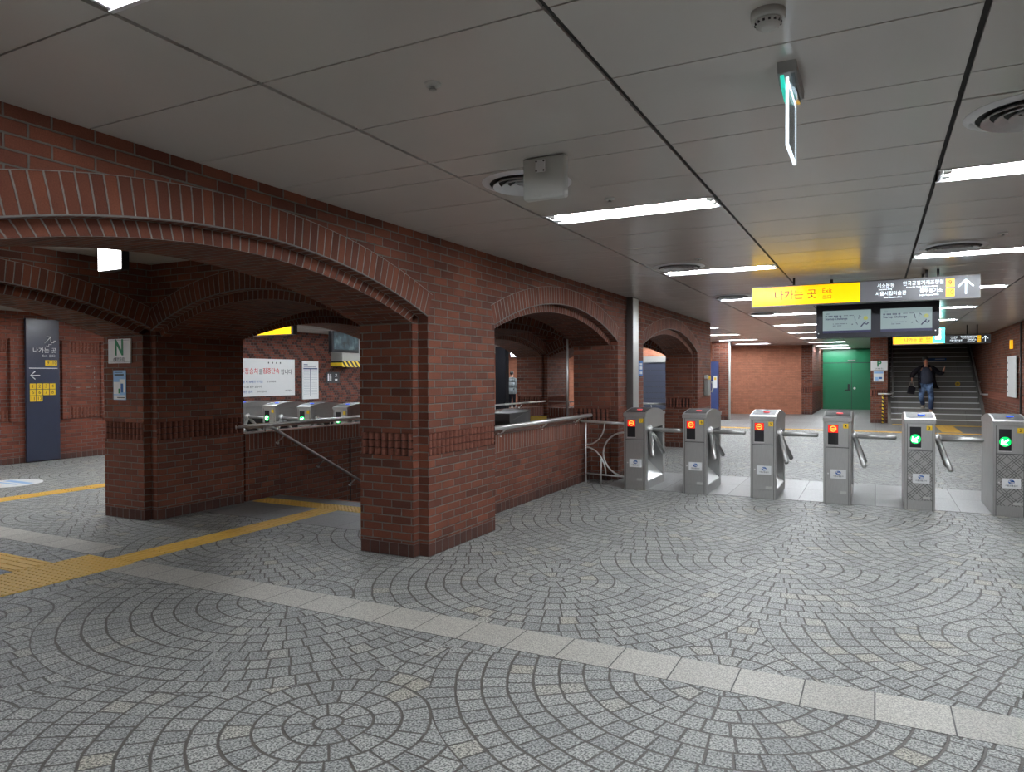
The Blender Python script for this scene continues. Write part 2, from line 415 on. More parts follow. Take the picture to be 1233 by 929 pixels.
class Arc:
    def __init__(s, s0, s1, zs, za):
        s.c = (s0+s1)/2; a = (s1-s0)/2; h = za-zs; s.R = (a*a+h*h)/(2*h); s.zc = za-s.R; s.th = math.asin(a/s.R)
    def pt(s, t, dr=0):
        th = -s.th+2*s.th*t; return (s.c+(s.R+dr)*math.sin(th), s.zc+(s.R+dr)*math.cos(th))
    def L(s, t): return s.R*2*s.th*t
N = 26
def arch_layers(mb, mp, s0, s1, T, zs=2.0, za=2.35, ring=.2, notch=.06, lay=.1, top=ZC+.01, back=True):
    """mp(s, d, z) -> world; opening s0..s1 in the outer layer, wall thickness T (depth 0 = face seen)."""
    o = Arc(s0, s1, zs, za); i_ = Arc(s0+notch, s1-notch, zs-.055, za-.09)
    faces = ((0, lay, 0), (T, T-lay, 1)) if back else ((0, lay, 0),)
    for d0, d1, rev in faces:
        def q(pts, uvs, mi):
            mb.poly(pts[::-1] if rev else pts, uvs[::-1] if rev else uvs, mi)
        for k in range(N):
            a, b = k/N, (k+1)/N; A, B = o.pt(a), o.pt(b); Ae, Be = o.pt(a, ring), o.pt(b, ring); u0, u1 = o.L(a), o.L(b)
            q([mp(A[0], d0, A[1]), mp(B[0], d0, B[1]), mp(Be[0], d0, Be[1]), mp(Ae[0], d0, Ae[1])], [(u0, 0), (u1, 0), (u1, 1), (u0, 1)], 1)
            q([mp(Ae[0], d0, Ae[1]), mp(Be[0], d0, Be[1]), mp(Be[0], d0, top), mp(Ae[0], d0, top)], [(Ae[0], Ae[1]), (Be[0], Be[1]), (Be[0], top), (Ae[0], top)], 0)
            q([mp(A[0], d0, A[1]), mp(A[0], d1, A[1]), mp(B[0], d1, B[1]), mp(B[0], d0, B[1])], [(u0, 0), (u0, 1), (u1, 1), (u1, 0)], 1)
            C, D = i_.pt(a), i_.pt(b)
            q([mp(C[0], d1, C[1]), mp(D[0], d1, D[1]), mp(B[0], d1, B[1]), mp(A[0], d1, A[1])], [(u0, 0), (u1, 0), (u1, 1), (u0, 1)], 1)
    for k in range(N):
        a, b = k/N, (k+1)/N; C, D = i_.pt(a), i_.pt(b)
        d0, d1 = lay, (T-lay if back else T)
        mb.poly([mp(C[0], d0, C[1]), mp(C[0], d1, C[1]), mp(D[0], d1, D[1]), mp(D[0], d0, D[1])], [(d0, i_.L(a)), (d1, i_.L(a)), (d1, i_.L(b)), (d0, i_.L(b))], 0)
    # thin mortar drip line under the outer ring
    pts = [mp(*(lambda q: (q[0], .004, q[1]+.003))(o.pt(k/N))) for k in range(N+1)]
    mb.tube(pts, .007, 5, 5)
    return o
PIERS = [(-.05, 1.12), (4.90, 6.05), (9.75, 11.0), (14.86, 16.14)]     # outer layer, along Y
ZS = 2.0; NT_ = .08; LY = .1
def pier_faces(mb, xf, xb, y0, y1, sgn):
    """pier of a longitudinal row: xf = face toward +X side or -X; sgn +1 when xf is the +X face"""
    T = abs(xf-xb); x1 = xf-sgn*LY; x2 = xb
    def w(p0, p1, z1, **k):
        if sgn < 0: p0, p1 = p1, p0
        bwall(mb, p0, p1, 0, z1, **k)
    w((xf, y0), (xf, y1), ZS)                               # front face
    w((x1, y0), (xf, y0), ZS); w((xf, y1), (x1, y1), ZS)    # notches of outer layer
    w((x1, y0-NT_), (x1, y0), ZS+.0); w((x1, y1), (x1, y1+NT_), ZS+.0)
    w((x2, y0-NT_), (x1, y0-NT_), ZS-.055); w((x1, y1+NT_), (x2, y1+NT_), ZS-.055)
    w((xb, y1+NT_), (xb, y0-NT_), ZS)
def row_wall(name, xf, xb, sgn, tail):
    mb = MB(); T = abs(xf-xb); mp = lambda s, d, z: (xf-sgn*d, s, z)
    for y0, y1 in PIERS: pier_faces(mb, xf, xb, y0, y1, sgn)
    dl = None
    for (a0, a1), (b0, b1) in zip(PIERS, PIERS[1:]):
        o = arch_layers(mb, mp, a1, b0, T, notch=NT_, back=False)
        for k in range(N):
            i_ = Arc(a1+NT_, b0-NT_, ZS-.055, 2.26); A, B = i_.pt(k/N), i_.pt((k+1)/N)
            mb.poly([mp(A[0], T, A[1]), mp(A[0], T, ZC+.01), mp(B[0], T, ZC+.01), mp(B[0], T, B[1])], [(A[0], A[1]), (A[0], ZC), (B[0], ZC), (B[0], B[1])], 0)
        e = o.pt(0, .2); dl = (a1-e[0], e[1])
    for k, (y0, y1) in enumerate(PIERS):
        L = dl[0] if k > 0 else 0; R = dl[0] if k < 3 else 0
        mb.poly([mp(s, T, z) for s, z in ((y0-NT_, ZS-.055), (y0-NT_, ZC+.01), (y1+NT_, ZC+.01), (y1+NT_, ZS-.055))], [(y0, ZS), (y0, ZC), (y1, ZC), (y1, ZS)], 0)
        for d in (0,):
            pts = [(y0, ZS), (y1, ZS), (y1-R, dl[1]), (y1-R, ZC+.01), (y0+L, ZC+.01), (y0+L, dl[1])]
            mb.poly([mp(s, d, z) for s, z in pts], [(s, z) for s, z in pts], 0)
    for k in (0, 3):                                         # close the ends above springing
        y = PIERS[k][0] if k == 0 else PIERS[k][1]
        bquad(mb, (xf, y), (xb, y), ZS, ZC+.01)
    return struct(mb, name, BM)
# ---------------------------------------------------------------- floor
def floorquad(mb, x0, x1, y0, y1, mi=0, z=0):
    mb.poly([(x0, y0, z), (x1, y0, z), (x1, y1, z), (x0, y1, z)], [(x0, y0), (x1, y0), (x1, y1), (x0, y1)], mi)
fb = MB(); XR = 2.85; XL = -20; HX0, HX1, HY0, HY1 = -6.76, -3.95, 6.68, 11.0
floorquad(fb, XL, XR, -5, HY0); floorquad(fb, XL, HX0, HY0, HY1); floorquad(fb, HX1, XR, HY0, HY1)
floorquad(fb, XL, XR, HY1, 20.9); floorquad(fb, XL, XR, 20.9, 36, 1)
struct(fb, 'floor', ['cobble', 'plainfloor'])
b = MB(); b.box(-5.33, XR, 3.438, 3.742, -.02, .002); b.box(-14, -5.93, 3.70, 3.99, -.02, .002); struct(b, 'trim_1', 'granite')
b = MB(); b.box(-3.3, XR, 9.10, 10.87, -.02, .002); struct(b, 'trim_2', 'slab')
b = MB(); b.box(HX0, HX1, 5.45, 6.68, -.02, .002); struct(b, 'trim_3', 'plainfloor')

# ---------------------------------------------------------------- arcade rows and transverse arches
row_wall('wall_arcade', -3.30, -3.95, 1, None)
row_wall('wall_stairwell', -6.72, -7.47, 1, None)
for k, (y0, y1) in enumerate(PIERS):
    mb = MB()
    mp = lambda s, d, z, y0=y0: (s, y0-.055+d, z)
    arch_layers(mb, mp, -6.72, -3.95, y1-y0+.11, zs=1.99, za=2.34, notch=.03)
    struct(mb, 'wall_cross', BM)
# low parapet walls
def parapet(name, xf, xb, y0, y1, zt, down=0):
    mb = MB()
    if down:
        bquad(mb, (xf, y0), (xf, y1), -down, zt-.2)
        mb.poly([(xf, y0, zt-.2), (xf, y1, zt-.2), (xf, y1, zt), (xf, y0, zt)], [(0, 0), (y1-y0, 0), (y1-y0, 1), (0, 1)], 1)
    else:
        bquad(mb, (xf, y0), (xf, y1), 0, BASE, 2); bquad(mb, (xf, y0), (xf, y1), BASE, zt-.2)
        mb.poly([(xf, y0, zt-.2), (xf, y1, zt-.2), (xf, y1, zt), (xf, y0, zt)], [(0, 0), (y1-y0, 0), (y1-y0, 1), (0, 1)], 1)
    bquad(mb, (xb, y1), (xb, y0), -(3 if not down else 0), zt)
    mb.poly([(xf, y0, zt), (xf, y1, zt), (xb, y1, zt), (xb, y0, zt)], [(0, 0), (y1-y0, 0), (y1-y0, 1), (0, 1)], 1)
    bquad(mb, (xb, y0), (xf, y0), 0, zt); bquad(mb, (xf, y1), (xb, y1), 0, zt)
    return struct(mb, name, BM)
parapet('wall_parapet_right', -3.69, -3.94, 6.11, 9.69, .865)
parapet('wall_parapet_left', -6.76, -7.00, 6.11, 9.69, .82, down=3)
parapet('wall_parapet_back', -6.80, -7.00, 11.06, 14.8, .82)
mb = MB()                                                    # end parapet between the rows
bquad(mb, (-6.76, 14.95), (-3.95, 14.95), 0, .58); mb.poly([(-6.76, 14.95, .58), (-3.95, 14.95, .58), (-3.95, 14.95, .78), (-6.76, 14.95, .78)], [(0, 0), (2.8, 0), (2.8, 1), (0, 1)], 1)
mb.poly([(-6.76, 14.95, .78), (-3.95, 14.95, .78), (-3.95, 15.15, .78), (-6.76, 15.15, .78)], [(0, 0), (2.8, 0), (2.8, 1), (0, 1)], 1)
bquad(mb, (-3.95, 15.15), (-6.76, 15.15), 0, .78)
struct(mb, 'wall_parapet_end', BM)
# stairs going down inside
mb = MB()
for i in range(17):
    y = 6.72+.28*i; z = -.17*(i+1); mb.box(HX0, HX1, y, y+.30, z-.25, z)
struct(mb, 'trim_stairs_down', 'darkslab')
mb = MB(); mb.box(HX0, HX1, 6.665, 6.70, -.01, .004); struct(mb, 'trim_stair_edge', 'farbrick')
mb = MB(); bquad(mb, (HX0, HY1), (HX1, HY1), -3.1, 0); bquad(mb, (HX1, HY1), (HX1, HY0), -3.1, 0); bquad(mb, (HX0, 11.1), (HX0, 9.6), -3.1, 0)
mb.box(-6.755, -6.745, 8.0, 8.02, -1.0, .62, 4)
struct(mb, 'wall_shaft', BM)

# ---------------------------------------------------------------- outer walls
mb = MB(); bwall(mb, (XR, 25.0), (XR, -5), 0, ZC+.02); struct(mb, 'wall_right', BM)
mb = MB(); bwall(mb, (XR, -5), (-14, -5), 0, ZC+.02); struct(mb, 'wall_back', BM)
LM = ['leftbrick', 'soldier', 'base', 'rib', 'ribback', 'mortar']
mb = MB(); bwall(mb, (-13.4, -5), (-13.4, 9.6), 0, ZC+.02, band=False)
# framed niches left and right of the sign pylon
def niche(y0, y1):
    for a, c in ((y0, y0+.12), (y1-.12, y1)):
        mb.box(-13.4, -13.34, a, c, .74, 2.19)
    ribs(mb, (-13.385, y0+.12), (-13.385, y1-.12), 1.97, 2.17); ribs(mb, (-13.385, y0+.12), (-13.385, y1-.12), .75, .95)
niche(7.82, 8.68); niche(6.20, 7.06)
struct(mb, 'wall_left', LM)
mb = MB(); bwall(mb, (-13.4, 9.6), (-13.4, 17.2), 0, ZC+.02, band=False); bquad(mb, (-13.4, 17.2), (-20, 17.2), 0, ZC+.02)
struct(mb, 'wall_left_patterned', ['diaper', 'soldier', 'base', 'rib', 'ribback', 'mortar'])
FM = ['farbrick', 'soldier', 'base', 'rib', 'ribback', 'mortar']
mb = MB()
bquad(mb, (-20, 33), (-9.2, 33), 0, ZC+.02)
struct(mb, 'wall_far_left', FM)
mb = MB(); bquad(mb, (-9.2, 24.75), (-4.95, 24.75), 0, ZC+.02); bquad(mb, (-9.2, 33), (-9.2, 24.75), 0, ZC+.02)
bquad(mb, (-6.4, 28.6), (-4.45, 28.9), 0, ZC+.02); bquad(mb, (-4.45, 28.9), (-2.55, 29.5), 0, ZC+.02)
struct(mb, 'wall_far', FM)
mb = MB(); bwall(mb, (-2.55, 29.45), (-2.17, 29.45), 0, ZC+.02); bwall(mb, (-2.17, 29.45), (-2.17, 34.5), 0, ZC+.02); bwall(mb, (-2.55, 29.6), (-2.55, 29.45), 0, ZC+.02)
bquad(mb, (-2.17, 34.6), (-.1, 34.6), 0, ZC+.02); bwall(mb, (-.15, 34.5), (-.15, 25.0), 0, ZC+.02)
bwall(mb, (-.15, 25.0), (.33, 25.0), 0, ZC+.02); struct(mb, 'wall_door_recess', BM)
mb = MB(); bwall(mb, (-4.98, 24.62), (-4.45, 24.62), 0, ZC+.02, band=False); bwall(mb, (-4.45, 24.62), (-4.45, 25.1), 0, ZC+.02, band=False)
bquad(mb, (-4.98, 25.1), (-4.98, 24.62), 0, ZC+.02); bquad(mb, (-4.45, 25.1), (-4.98, 25.1), 0, ZC+.02); struct(mb, 'wall_pier_far', BM)
# ---------------------------------------------------------------- ceiling
XG = [-.939+1.252*k for k in range(-16, 5)]
LAMPY = [-2.3, 1.30]+[4.89+3.2*k for k in range(10)]
YL = [-5, -3.9, -3.3, -2.75, -2.45, -2.15, -1.5, -.95, -.3, .3, .87, 1.15, 1.453, 2.074, 2.678, 3.275, 3.578, 4.16, 4.74, 5.04, 5.69, 6.34, 6.64, 7.29, 7.94]
y = 7.94
while y < 34.2:
    YL += [y+.30, y+.95, y+1.60]; y += 1.60
lampcells = []
mb = MB(); gp = MB()
STAIR_Y = 24.15
def lampcell(xi, yc):
    xc = XG[xi]
    k = round((xc+2.191)/1.252)
    if abs(xc+5.32) < .1 or abs(xc+7.82) < .1: return yc < 1.6  # columns for unseen fill lamps added to brighten the left arches
    if k % 2: return False
    if -7.3 < xc < -3.5 and yc < 16.6: return False
    if xc > 1.5 or xc < (-12.3 if yc < 18 else -17.5): return False
    if yc > 23 and xc > -.9: return False
    return min(abs(yc-l) for l in LAMPY) < .12
lamps = []
for xi in range(len(XG)-1):
    x0, x1 = XG[xi], min(XG[xi+1], XR)
    if x0 >= XR: continue
    for ya, yb in zip(YL, YL[1:]):
        if x1 > .35 and yb > STAIR_Y+.01:
            if ya < STAIR_Y: yb = STAIR_Y
            else: continue
        if yb-ya < .4 and lampcell(xi, (ya+yb)/2):
            lamps.append((x0, x1, ya, yb)); continue
        g = .011; h = .0045
        mb.box(x0+g, x1-g, ya+h, yb-h, ZC, ZC+.015)
        gp.poly([(x0, ya, ZC+.012), (x0, yb, ZC+.012), (x1, yb, ZC+.012), (x1, ya, ZC+.012)])
gp.poly([(-20, -5, ZC+.2), (-20, 36, ZC+.2), (3, 36, ZC+.2), (3, -5, ZC+.2)][::1])
struct(mb, 'ceiling', 'ceil'); struct(gp, 'ceiling_void', 'ceilgap')
# ceiling over the stairs, stair walls, stairs up
NST = 20; TR, RI = .30, .163; SY = 24.6
mb = MB(); a = a_st = RI/TR
mb.prism([(24.15, ZC), (24.15, ZC+.4), (31.5, ZC+.4+7.0*a*.9), (31.5, ZC+7.0*a*.9)], .33, XR, 'x'); struct(mb, 'ceiling_stairs', 'ceilplain')
mb = MB()
for i in range(NST):
    y0 = SY+TR*i; z1 = RI*(i+1)
    mb.box(.42, XR-.06, y0, y0+TR+.02, z1-RI-.03, z1, 0)
    mb.box(.42, XR-.06, y0-.012, y0+.035, z1-.022, z1+.003, 1)
    for k in range(3): mb.box(.42, XR-.06, y0+.05+k*.02, y0+.06+k*.02, z1, z1+.003, 1 if k == 0 else 0)
struct(mb, 'trim_stairs_up', ['darkslab', 'white'])
mb = MB()
for x0, x1 in ((.33, .42), (XR-.06, XR+.02)):
    mb.prism([(24.6, 0), (24.6+NST*TR, NST*RI-.2), (24.6+NST*TR, NST*RI+.22), (24.6, .32)], x0, x1, 'x')
struct(mb, 'trim_stair_stringers', 'darkslab')
mb = MB(); 
for x, s in ((.33, 1), (XR+.01, -1)):
    p0, p1 = ((x, 25.0), (x, 31.2)); p0, p1 = (p0, p1) if s > 0 else (p1, p0)
    bquad(mb, p0, p1, 0, ZC+5)
bquad(mb, (.3, 30.7), (3, 30.7), 3.2, 8)
struct(mb, 'wall_stair_sides', BM)

# ---------------------------------------------------------------- ceiling fixtures
def make_lamp():
    root = thing('ceiling_light', '', 'ceiling light', group='recessed twin-tube ceiling lights')
    L, W = .60, .145
    b = MB()
    b.prism([(-W, 0), (-W+.012, 0), (-W+.05, .075), (W-.05, .075), (W-.012, 0), (W, 0), (W, .09), (-W, .09)], -L, L, 'x')
    b.box(-L-.012, -L, -W, W, 0, .09); b.box(L, L+.012, -W, W, 0, .09)
    b.box(-L-.02, L+.02, -W-.008, -W+.010, -.004, .002); b.box(-L-.02, L+.02, W-.010, W+.008, -.004, .002)
    b.build('reflector', 'reflector', root)
    for s in (-1, 1):
        t = MB(); t.tube([(-L+.05, s*.055, .018), (L-.05, s*.055, .018)], .0145, 6); t.build('tube', 'tube', root)
        for e in (-1, 1):
            c = MB(); c.box(e*(L-.03)-.02, e*(L-.03)+.02, s*.055-.02, s*.055+.02, .0, .07); c.build('lamp_holder', 'whitepl', root)
    return root
ORD = ['first', 'second', 'third', 'fourth', 'fifth', 'sixth', 'seventh', 'eighth', 'ninth', 'tenth', 'eleventh', 'twelfth', 'thirteenth']
cols = {}
for c_ in lamps: cols.setdefault(round(c_[0], 2), []).append(c_)
proto = None
colname = {-8.45: 'unseen fill row added behind the left arches', -5.95: 'unseen fill row added between the two arch rows', -2.19: 'lane beside the brick arcade', .31: 'lane leading to the stairs', -4.7: 'far lane beyond the arcade\'s end', -7.2: 'far lane behind the stairwell', -9.7: 'inner lane of the hall behind the arches', -12.21: 'outer lane of the hall behind the arches'}
for cx, L in sorted(cols.items(), key=lambda q: -q[0]):
    L.sort(key=lambda q: q[2])
    for k, (x0, x1, ya, yb) in enumerate(L):
        o = proto if proto is None else None
        if proto is None: proto = make_lamp(); o = proto
        else: o = copy_tree(proto)
        o.location = ((x0+x1)/2, (ya+yb)/2, ZC)
        nm = min(colname.items(), key=lambda q: abs(q[0]-cx))[1]
        o['label'] = f'{ORD[k]} nearest twin-tube ceiling light in the {nm}'
# fill lights added on the sloping ceiling to brighten the dark stairs
for k, y in enumerate((24.9, 26.6, 28.4, 30.0)):
    zz = ZC+(y-24.15)*a_st*.9*7.0/7.35
    r = thing('stair_fill_light', f'{ORD[k]} lowest added fill tube on the sloping ceiling over the stairs', 'ceiling light', (1.6, y, zz), group='added fill tubes over the stairs')
    r.rotation_euler = (math.atan(a_st*.9), 0, 0)
    b = MB(); b.box(-.6, .6, -.07, .07, -.05, -.005); b.build('housing', 'whitepl', r)
    for q in (-.045, .045):
        b = MB(); b.tube([(-.56, q, -.068), (.56, q, -.068)], .0145, 8); b.build('tube', 'tube', r)
# round air diffusers
def make_diffuser():
    root = thing('air_diffuser', '', 'air vent', group='round ceiling air diffusers')
    def ring(r0, r1, z0, z1, b):
        n = 40
        for k in range(n):
            a, c = 2*PI*k/n, 2*PI*(k+1)/n
            for (ra, za), (rb, zb) in (((r0, z0), (r1, z1)), ((r1, z1), (r1, z1+.006)), ((r1, z1+.006), (r0, z0+.006))):
                b.poly([(ra*math.cos(a), ra*math.sin(a), za), (rb*math.cos(a), rb*math.sin(a), zb), (rb*math.cos(c), rb*math.sin(c), zb), (ra*math.cos(c), ra*math.sin(c), za)], None, 0, True)
    b = MB(); b.tube([(0, 0, -.002), (0, 0, .001)], .262, 40); b.build('duct_mouth', 'seam', root)
    b = MB(); b.box(-.302, .302, -.285, .285, -.0015, .0); b.build('square_plate', 'ceil', root)
    b = MB(); ring(.225, .272, -.012, -.003, b); b.build('outer_rim', 'reflector', root)
    for r in (.062, .115, .168):
        b = MB(); ring(r, r+.036, -.004, -.03, b); b.build('cone_ring', 'reflector', root)
    b = MB(); b.tube([(0, 0, -.006), (0, 0, -.024)], [.05, .02], 24); b.build('cone_centre', 'reflector', root)
    return root
dp = None
for (x, y, lab) in [(-1.885, 3.87, 'round ceiling air diffuser partly behind the hanging white box'), (.625, 3.87, 'large round ceiling air diffuser cut by the right edge of the picture'),
                    (-1.885, 7.6, 'round ceiling air diffuser just before the second light of the lane by the arcade'), (.625, 7.6, 'round ceiling air diffuser just before the second light of the lane to the stairs'),
                    (-1.885, 10.8, 'round ceiling air diffuser below and left of the yellow exit sign'), (-1.885, 14.0, 'small distant round ceiling air diffuser left of the twin screens')]:
    if dp is None: dp = make_diffuser(); o = dp
    else: o = copy_tree(dp)
    o.location = (x, y, ZC-.001); o['label'] = lab
def sprinkler(x, y, lab):
    r = thing('sprinkler', lab, 'sprinkler', (x, y, ZC), group='ceiling sprinklers')
    b = MB(); b.tube([(0, 0, 0), (0, 0, -.006), (0, 0, -.012)], [.034, .032, .018], 20); b.build('flange', 'whitepl', r)
    b = MB(); b.tube([(0, 0, -.01), (0, 0, -.022)], .008, 10); b.tube([(0, 0, -.022), (0, 0, -.025)], .015, 12); b.build('nozzle', 'greypl', r)
sprinkler(-1.583, 2.394, 'small round white ceiling sprinkler in the large near panel, left of centre')
sprinkler(-1.569, 4.474, 'small round ceiling sprinkler just in front of the bright light by the white box')
sprinkler(-1.582, 7.165, 'tiny ceiling sprinkler above the second light beside the arcade')
sprinkler(.933, 7.075, 'tiny ceiling sprinkler above the second light of the lane to the stairs')
r = thing('smoke_detector', 'round white smoke detector on the ceiling near the top edge', 'smoke detector', (-.313, 2.43, ZC))
b = MB(); b.tube([(0, 0, 0), (0, 0, -.02), (0, 0, -.026)], [.054, .054, .05], 28); b.build('base', 'whitepl', r)
b = MB(); b.tube([(0, 0, -.026), (0, 0, -.034), (0, 0, -.046), (0, 0, -.052)], [.042, .042, .034, .022], 28); b.build('chamber', 'whitepl', r)
b = MB()
for k in range(14):
    a = 2*PI*k/14; b.box(.039*math.cos(a)-.0035, .039*math.cos(a)+.0035, .039*math.sin(a)-.0035, .039*math.sin(a)+.0035, -.040, -.034)
b.build('vent_slots', 'seam', r)
# hanging white box (back of an emergency light)
r = thing('emergency_light_box', 'white rounded emergency light box hanging from the ceiling in front of the diffuser', 'emergency light', (-1.577, 3.47, ZC))
b = MB(); b.box(-.122, .122, -.03, .03, -.225, -.002); b.build('housing', 'whitepl', r, bevel=.012)
b = MB(); b.box(-.045, .012, -.036, -.03, -.085, -.02); b.build('socket_plate', 'white', r, bevel=.002)
b = MB()
for x in (-.038, .005):
    for z in (-.078, -.028): b.tube([(x, -.0365, z), (x, -.039, z)], .005, 8)
b.build('screws', 'ink', r)
# edge-lit glass exit sign seen end on
r = thing('edge_lit_sign', 'edge-lit glass emergency sign hanging end-on under its grey ceiling mount', 'exit sign', (-.30, 3.0, ZC))
b = MB(); b.prism([(-.17, 0), (.17, 0), (.15, -.035), (.09, -.06), (-.09, -.06), (-.15, -.035)], -.034, .034, 'x'); b.build('ceiling_mount', 'greypl', r)
b = MB(); b.prism([(-.145, -.035), (.145, -.035), (.10, -.075), (0, -.09), (-.10, -.075)], -.026, -.012, 'x'); b.build('green_lens', 'greenlens', r)
b = MB(); b.prism([(-.145, -.035), (.145, -.035), (.10, -.075), (0, -.09), (-.10, -.075)], .012, .026, 'x'); b.build('clear_lens', 'glass', r)
b = MB(); b.box(-.0045, .0045, -.135, .135, -.30, -.06); b.build('glass_pane', 'glass', r)
b = MB(); b.box(-.0055, .0055, -.142, -.134, -.306, -.05); b.box(-.0055, .0055, .134, .142, -.306, -.05); b.box(-.0055, .0055, -.135, .135, -.306, -.298); b.box(-.006, .006, -.135, .135, -.075, -.062); b.build('lit_edge', 'glassedge', r)
# lit box between the rows (left)
r = thing('lit_sign_box', 'glowing white sign box hanging under the arches at the upper left', 'sign', (-6.08, 4.02, ZC))
b = MB(); b.box(-.165, .165, -.03, .04, -.215, -.002); b.build('case', 'black', r)
b = MB(); b.box(-.16, .155, -.036, -.03, -.21, -.008); b.build('lit_face', 'boxlit', r)

# ---------------------------------------------------------------- hanging direction signs
def arrow(mb, cx, cz, s, y, ang, th=.0045, w=.13, thin=.002, mi=0):
    """line arrow in the XZ plane pointing along ang"""
    def bar(p, q):
        d = Vector((q[0]-p[0], q[1]-p[1])); L = d.length; d.normalize(); n = Vector((-d[1], d[0]))*w*s*.5
        pr = [(p[0]+n[0], p[1]+n[1]), (p[0]-n[0], p[1]-n[1]), (q[0]-n[0], q[1]-n[1]), (q[0]+n[0], q[1]+n[1])]
        pr = [(cx+a, cz+b_) for a, b_ in pr]; mb.prism(pr, y-thin, y, 'y', mi)
    R_ = lambda x, z: (x*math.cos(ang)-z*math.sin(ang), x*math.sin(ang)+z*math.cos(ang))
    bar(R_(-s*.5, 0), R_(s*.5, 0)); bar(R_(s*.5, 0), R_(s*.02, s*.46)); bar(R_(s*.5, 0), R_(s*.02, -s*.46))
def hanging_sign(x0, x1, xs, y, z0, z1, lab, rods, full=True, grey='signgrey'):
    cx = (x0+x1)/2; r = thing('direction_sign', lab, 'sign', (cx, y, z0)); h = z1-z0; k = h/.245
    X = lambda v: v-cx
    b = MB(); b.box(X(x0), X(x1), 0, .13, 0, h); b.build('case', 'signgrey' if False else 'postdark', r)
    b = MB(); b.box(X(x0)+.012, X(xs), -.006, 0, .014, h-.014); b.build('yellow_panel', 'yellowlit', r)['label'] = 'lit yellow panel'
    b = MB(); b.box(X(xs)+.004, X(x1)-.006, -.005, 0, .01, h-.01); b.build('grey_panel', grey, r)['label'] = 'dark grey panel'
    b = MB()
    for q in rods: b.box(X(q)-.013, X(q)+.013, .05, .07, h, ZC-z0)
    b.build('hanger', 'black', r)
    w = xs-x0; yy = -.007
    text('나가는 곳', .118*k, (X(x0+w*.418), yy, h*.5), '-y', 'signtext', r)
    text('Exit', .068*k, (X(x0+w*.71), yy, h*.64), '-y', 'signtext', r)
    text('出口', .050*k, (X(x0+w*.71), yy, h*.34), '-y', 'signtext', r)
    W2 = x1-xs
    if full:
        L_ = [('서소문동', .052, .225, .73), ('Seosomun-dong', .024, .220, .565), ('서울시립미술관', .052, .268, .36), ('Seoul Museum of Art', .024, .285, .19),
              ('한국공정거래조정원', .052, .540, .76), ('Korea Fair Trade Mediation Agency', .024, .530, .60), ('중부등기소', .052, .605, .40), ('Jungbu Registry Office', .024, .588, .225)]
        for s_, sz, u, v in L_: text(s_, sz*k, (X(xs+W2*u), yy, h*v), '-y', 'whitelit', r, wide=.90 if len(s_) < 12 else .85, bold=.0004)
    for s_, v in (('9', .70), ('10', .29)):
        b = MB(); b.box(X(xs+W2*.725), X(xs+W2*.795), -.009, -.005, h*v-.045*k, h*v+.045*k); p = b.build('number_plate', 'orangeplate', r)
        text(s_, .068*k, (X(xs+W2*.76), -.0095, h*v), '-y', 'signtext', p, name='numeral')
    b = MB(); arrow(b, X(xs+W2*.885), h*.5, .15*k, -.005, PI/2, thin=.003, w=.10); b.build('arrow', 'whitelit', r)
    return r
hanging_sign(-1.362, 1.0, -.165, 9.1, 2.332, 2.583, 'long yellow and grey illuminated exit sign hanging above the turnstiles', [-.88, .50, .61])
hanging_sign(.36, 2.36, 1.42, 19.6, 2.235, 2.44, 'smaller distant yellow and black exit sign hanging before the stairs', [.8, 1.9, 2.1], grey='signblack')
# twin screens
r = thing('twin_screen_display', 'dark hanging case with two video screens below the exit sign', 'display', (0, 9.42, 1.955))
b = MB(); b.box(-.65, .645, 0, .26, 0, .40); b.build('case', 'casedark', r, bevel=.004)
b = MB(); b.box(-.5, -.47, .1, .13, .40, ZC-1.955); b.box(.47, .5, .1, .13, .40, ZC-1.955); b.build('hanger', 'black', r)
for c in (-.315, .31):
    b = MB(); b.box(c-.262, c+.262, -.004, 0, .085, .325); s_ = b.build('screen', 'screen', r)
    b = MB(); b.box(c-.262, c+.262, -.006, -.004, .055, .085); b.build('screen_strip', 'screennavy', s_)
    text('Startup Challenge', .034, (c-.235, -.006, .225), '-y', 'screennavy', s_, align='LEFT', bold=.0008)
    text('HYUNDAI C-ART' if False else 'NBC SUNDAY', .034, (c-.235, -.006, .258), '-y', 'screennavy', s_, align='LEFT', bold=.001) if False else None
    for q, (u, v, L_) in enumerate([(-.235, .288, .05), (-.235, .258, .19), (-.03, .262, .13), (-.15, .165, .16), (-.15, .143, .11)]):
        b = MB(); n_ = int(L_/.012)
        for k in range(n_):
            hh = .014 if q == 1 else .006
            if (k*7+q) % 5: b.box(c+u+k*.012, c+u+k*.012+.009, -.0055, -.004, v-hh*.6, v+hh*.6)
        b.build('screen_caption', 'screennavy', s_)
    b = MB(); b.tube([(c+.205, -.0055, .225), (c+.205, -.004, .225)], .024, 16); b.build('lamp_picture', 'screenyel', s_)
    b = MB(); b.tube([(c+.155, -.006, .125), (c+.185, -.006, .165), (c+.215, -.006, .150), (c+.235, -.006, .172)], .007, 5); b.tube([(c+.19, -.006, .16), (c+.205, -.006, .185)], .006, 5)
    b.tube([(c+.085, -.006, .25), (c+.095, -.006, .20)], .003, 4); b.tube([(c+.13, -.006, .215), (c+.135, -.006, .26), (c+.155, -.006, .24)], .0035, 4)
    b.tube([(c+.10, -.006, .18), (c+.12, -.006, .15)], .003, 4); b.tube([(c+.055, -.006, .155), (c+.068, -.006, .155)], .005, 4); b.build('figure_picture', 'screennavy', s_)['kind'] = 'stuff'
for x in (-.625, .605):
    b = MB(); b.tube([(x, -.002, .055), (x, 0, .055)], .007, 10); b.build('lock', 'chrome', r)
r = thing('running_man_sign', 'cyan and white illuminated emergency exit sign peeping out behind the twin screens', 'exit sign', (1.22, 18, 2.2))
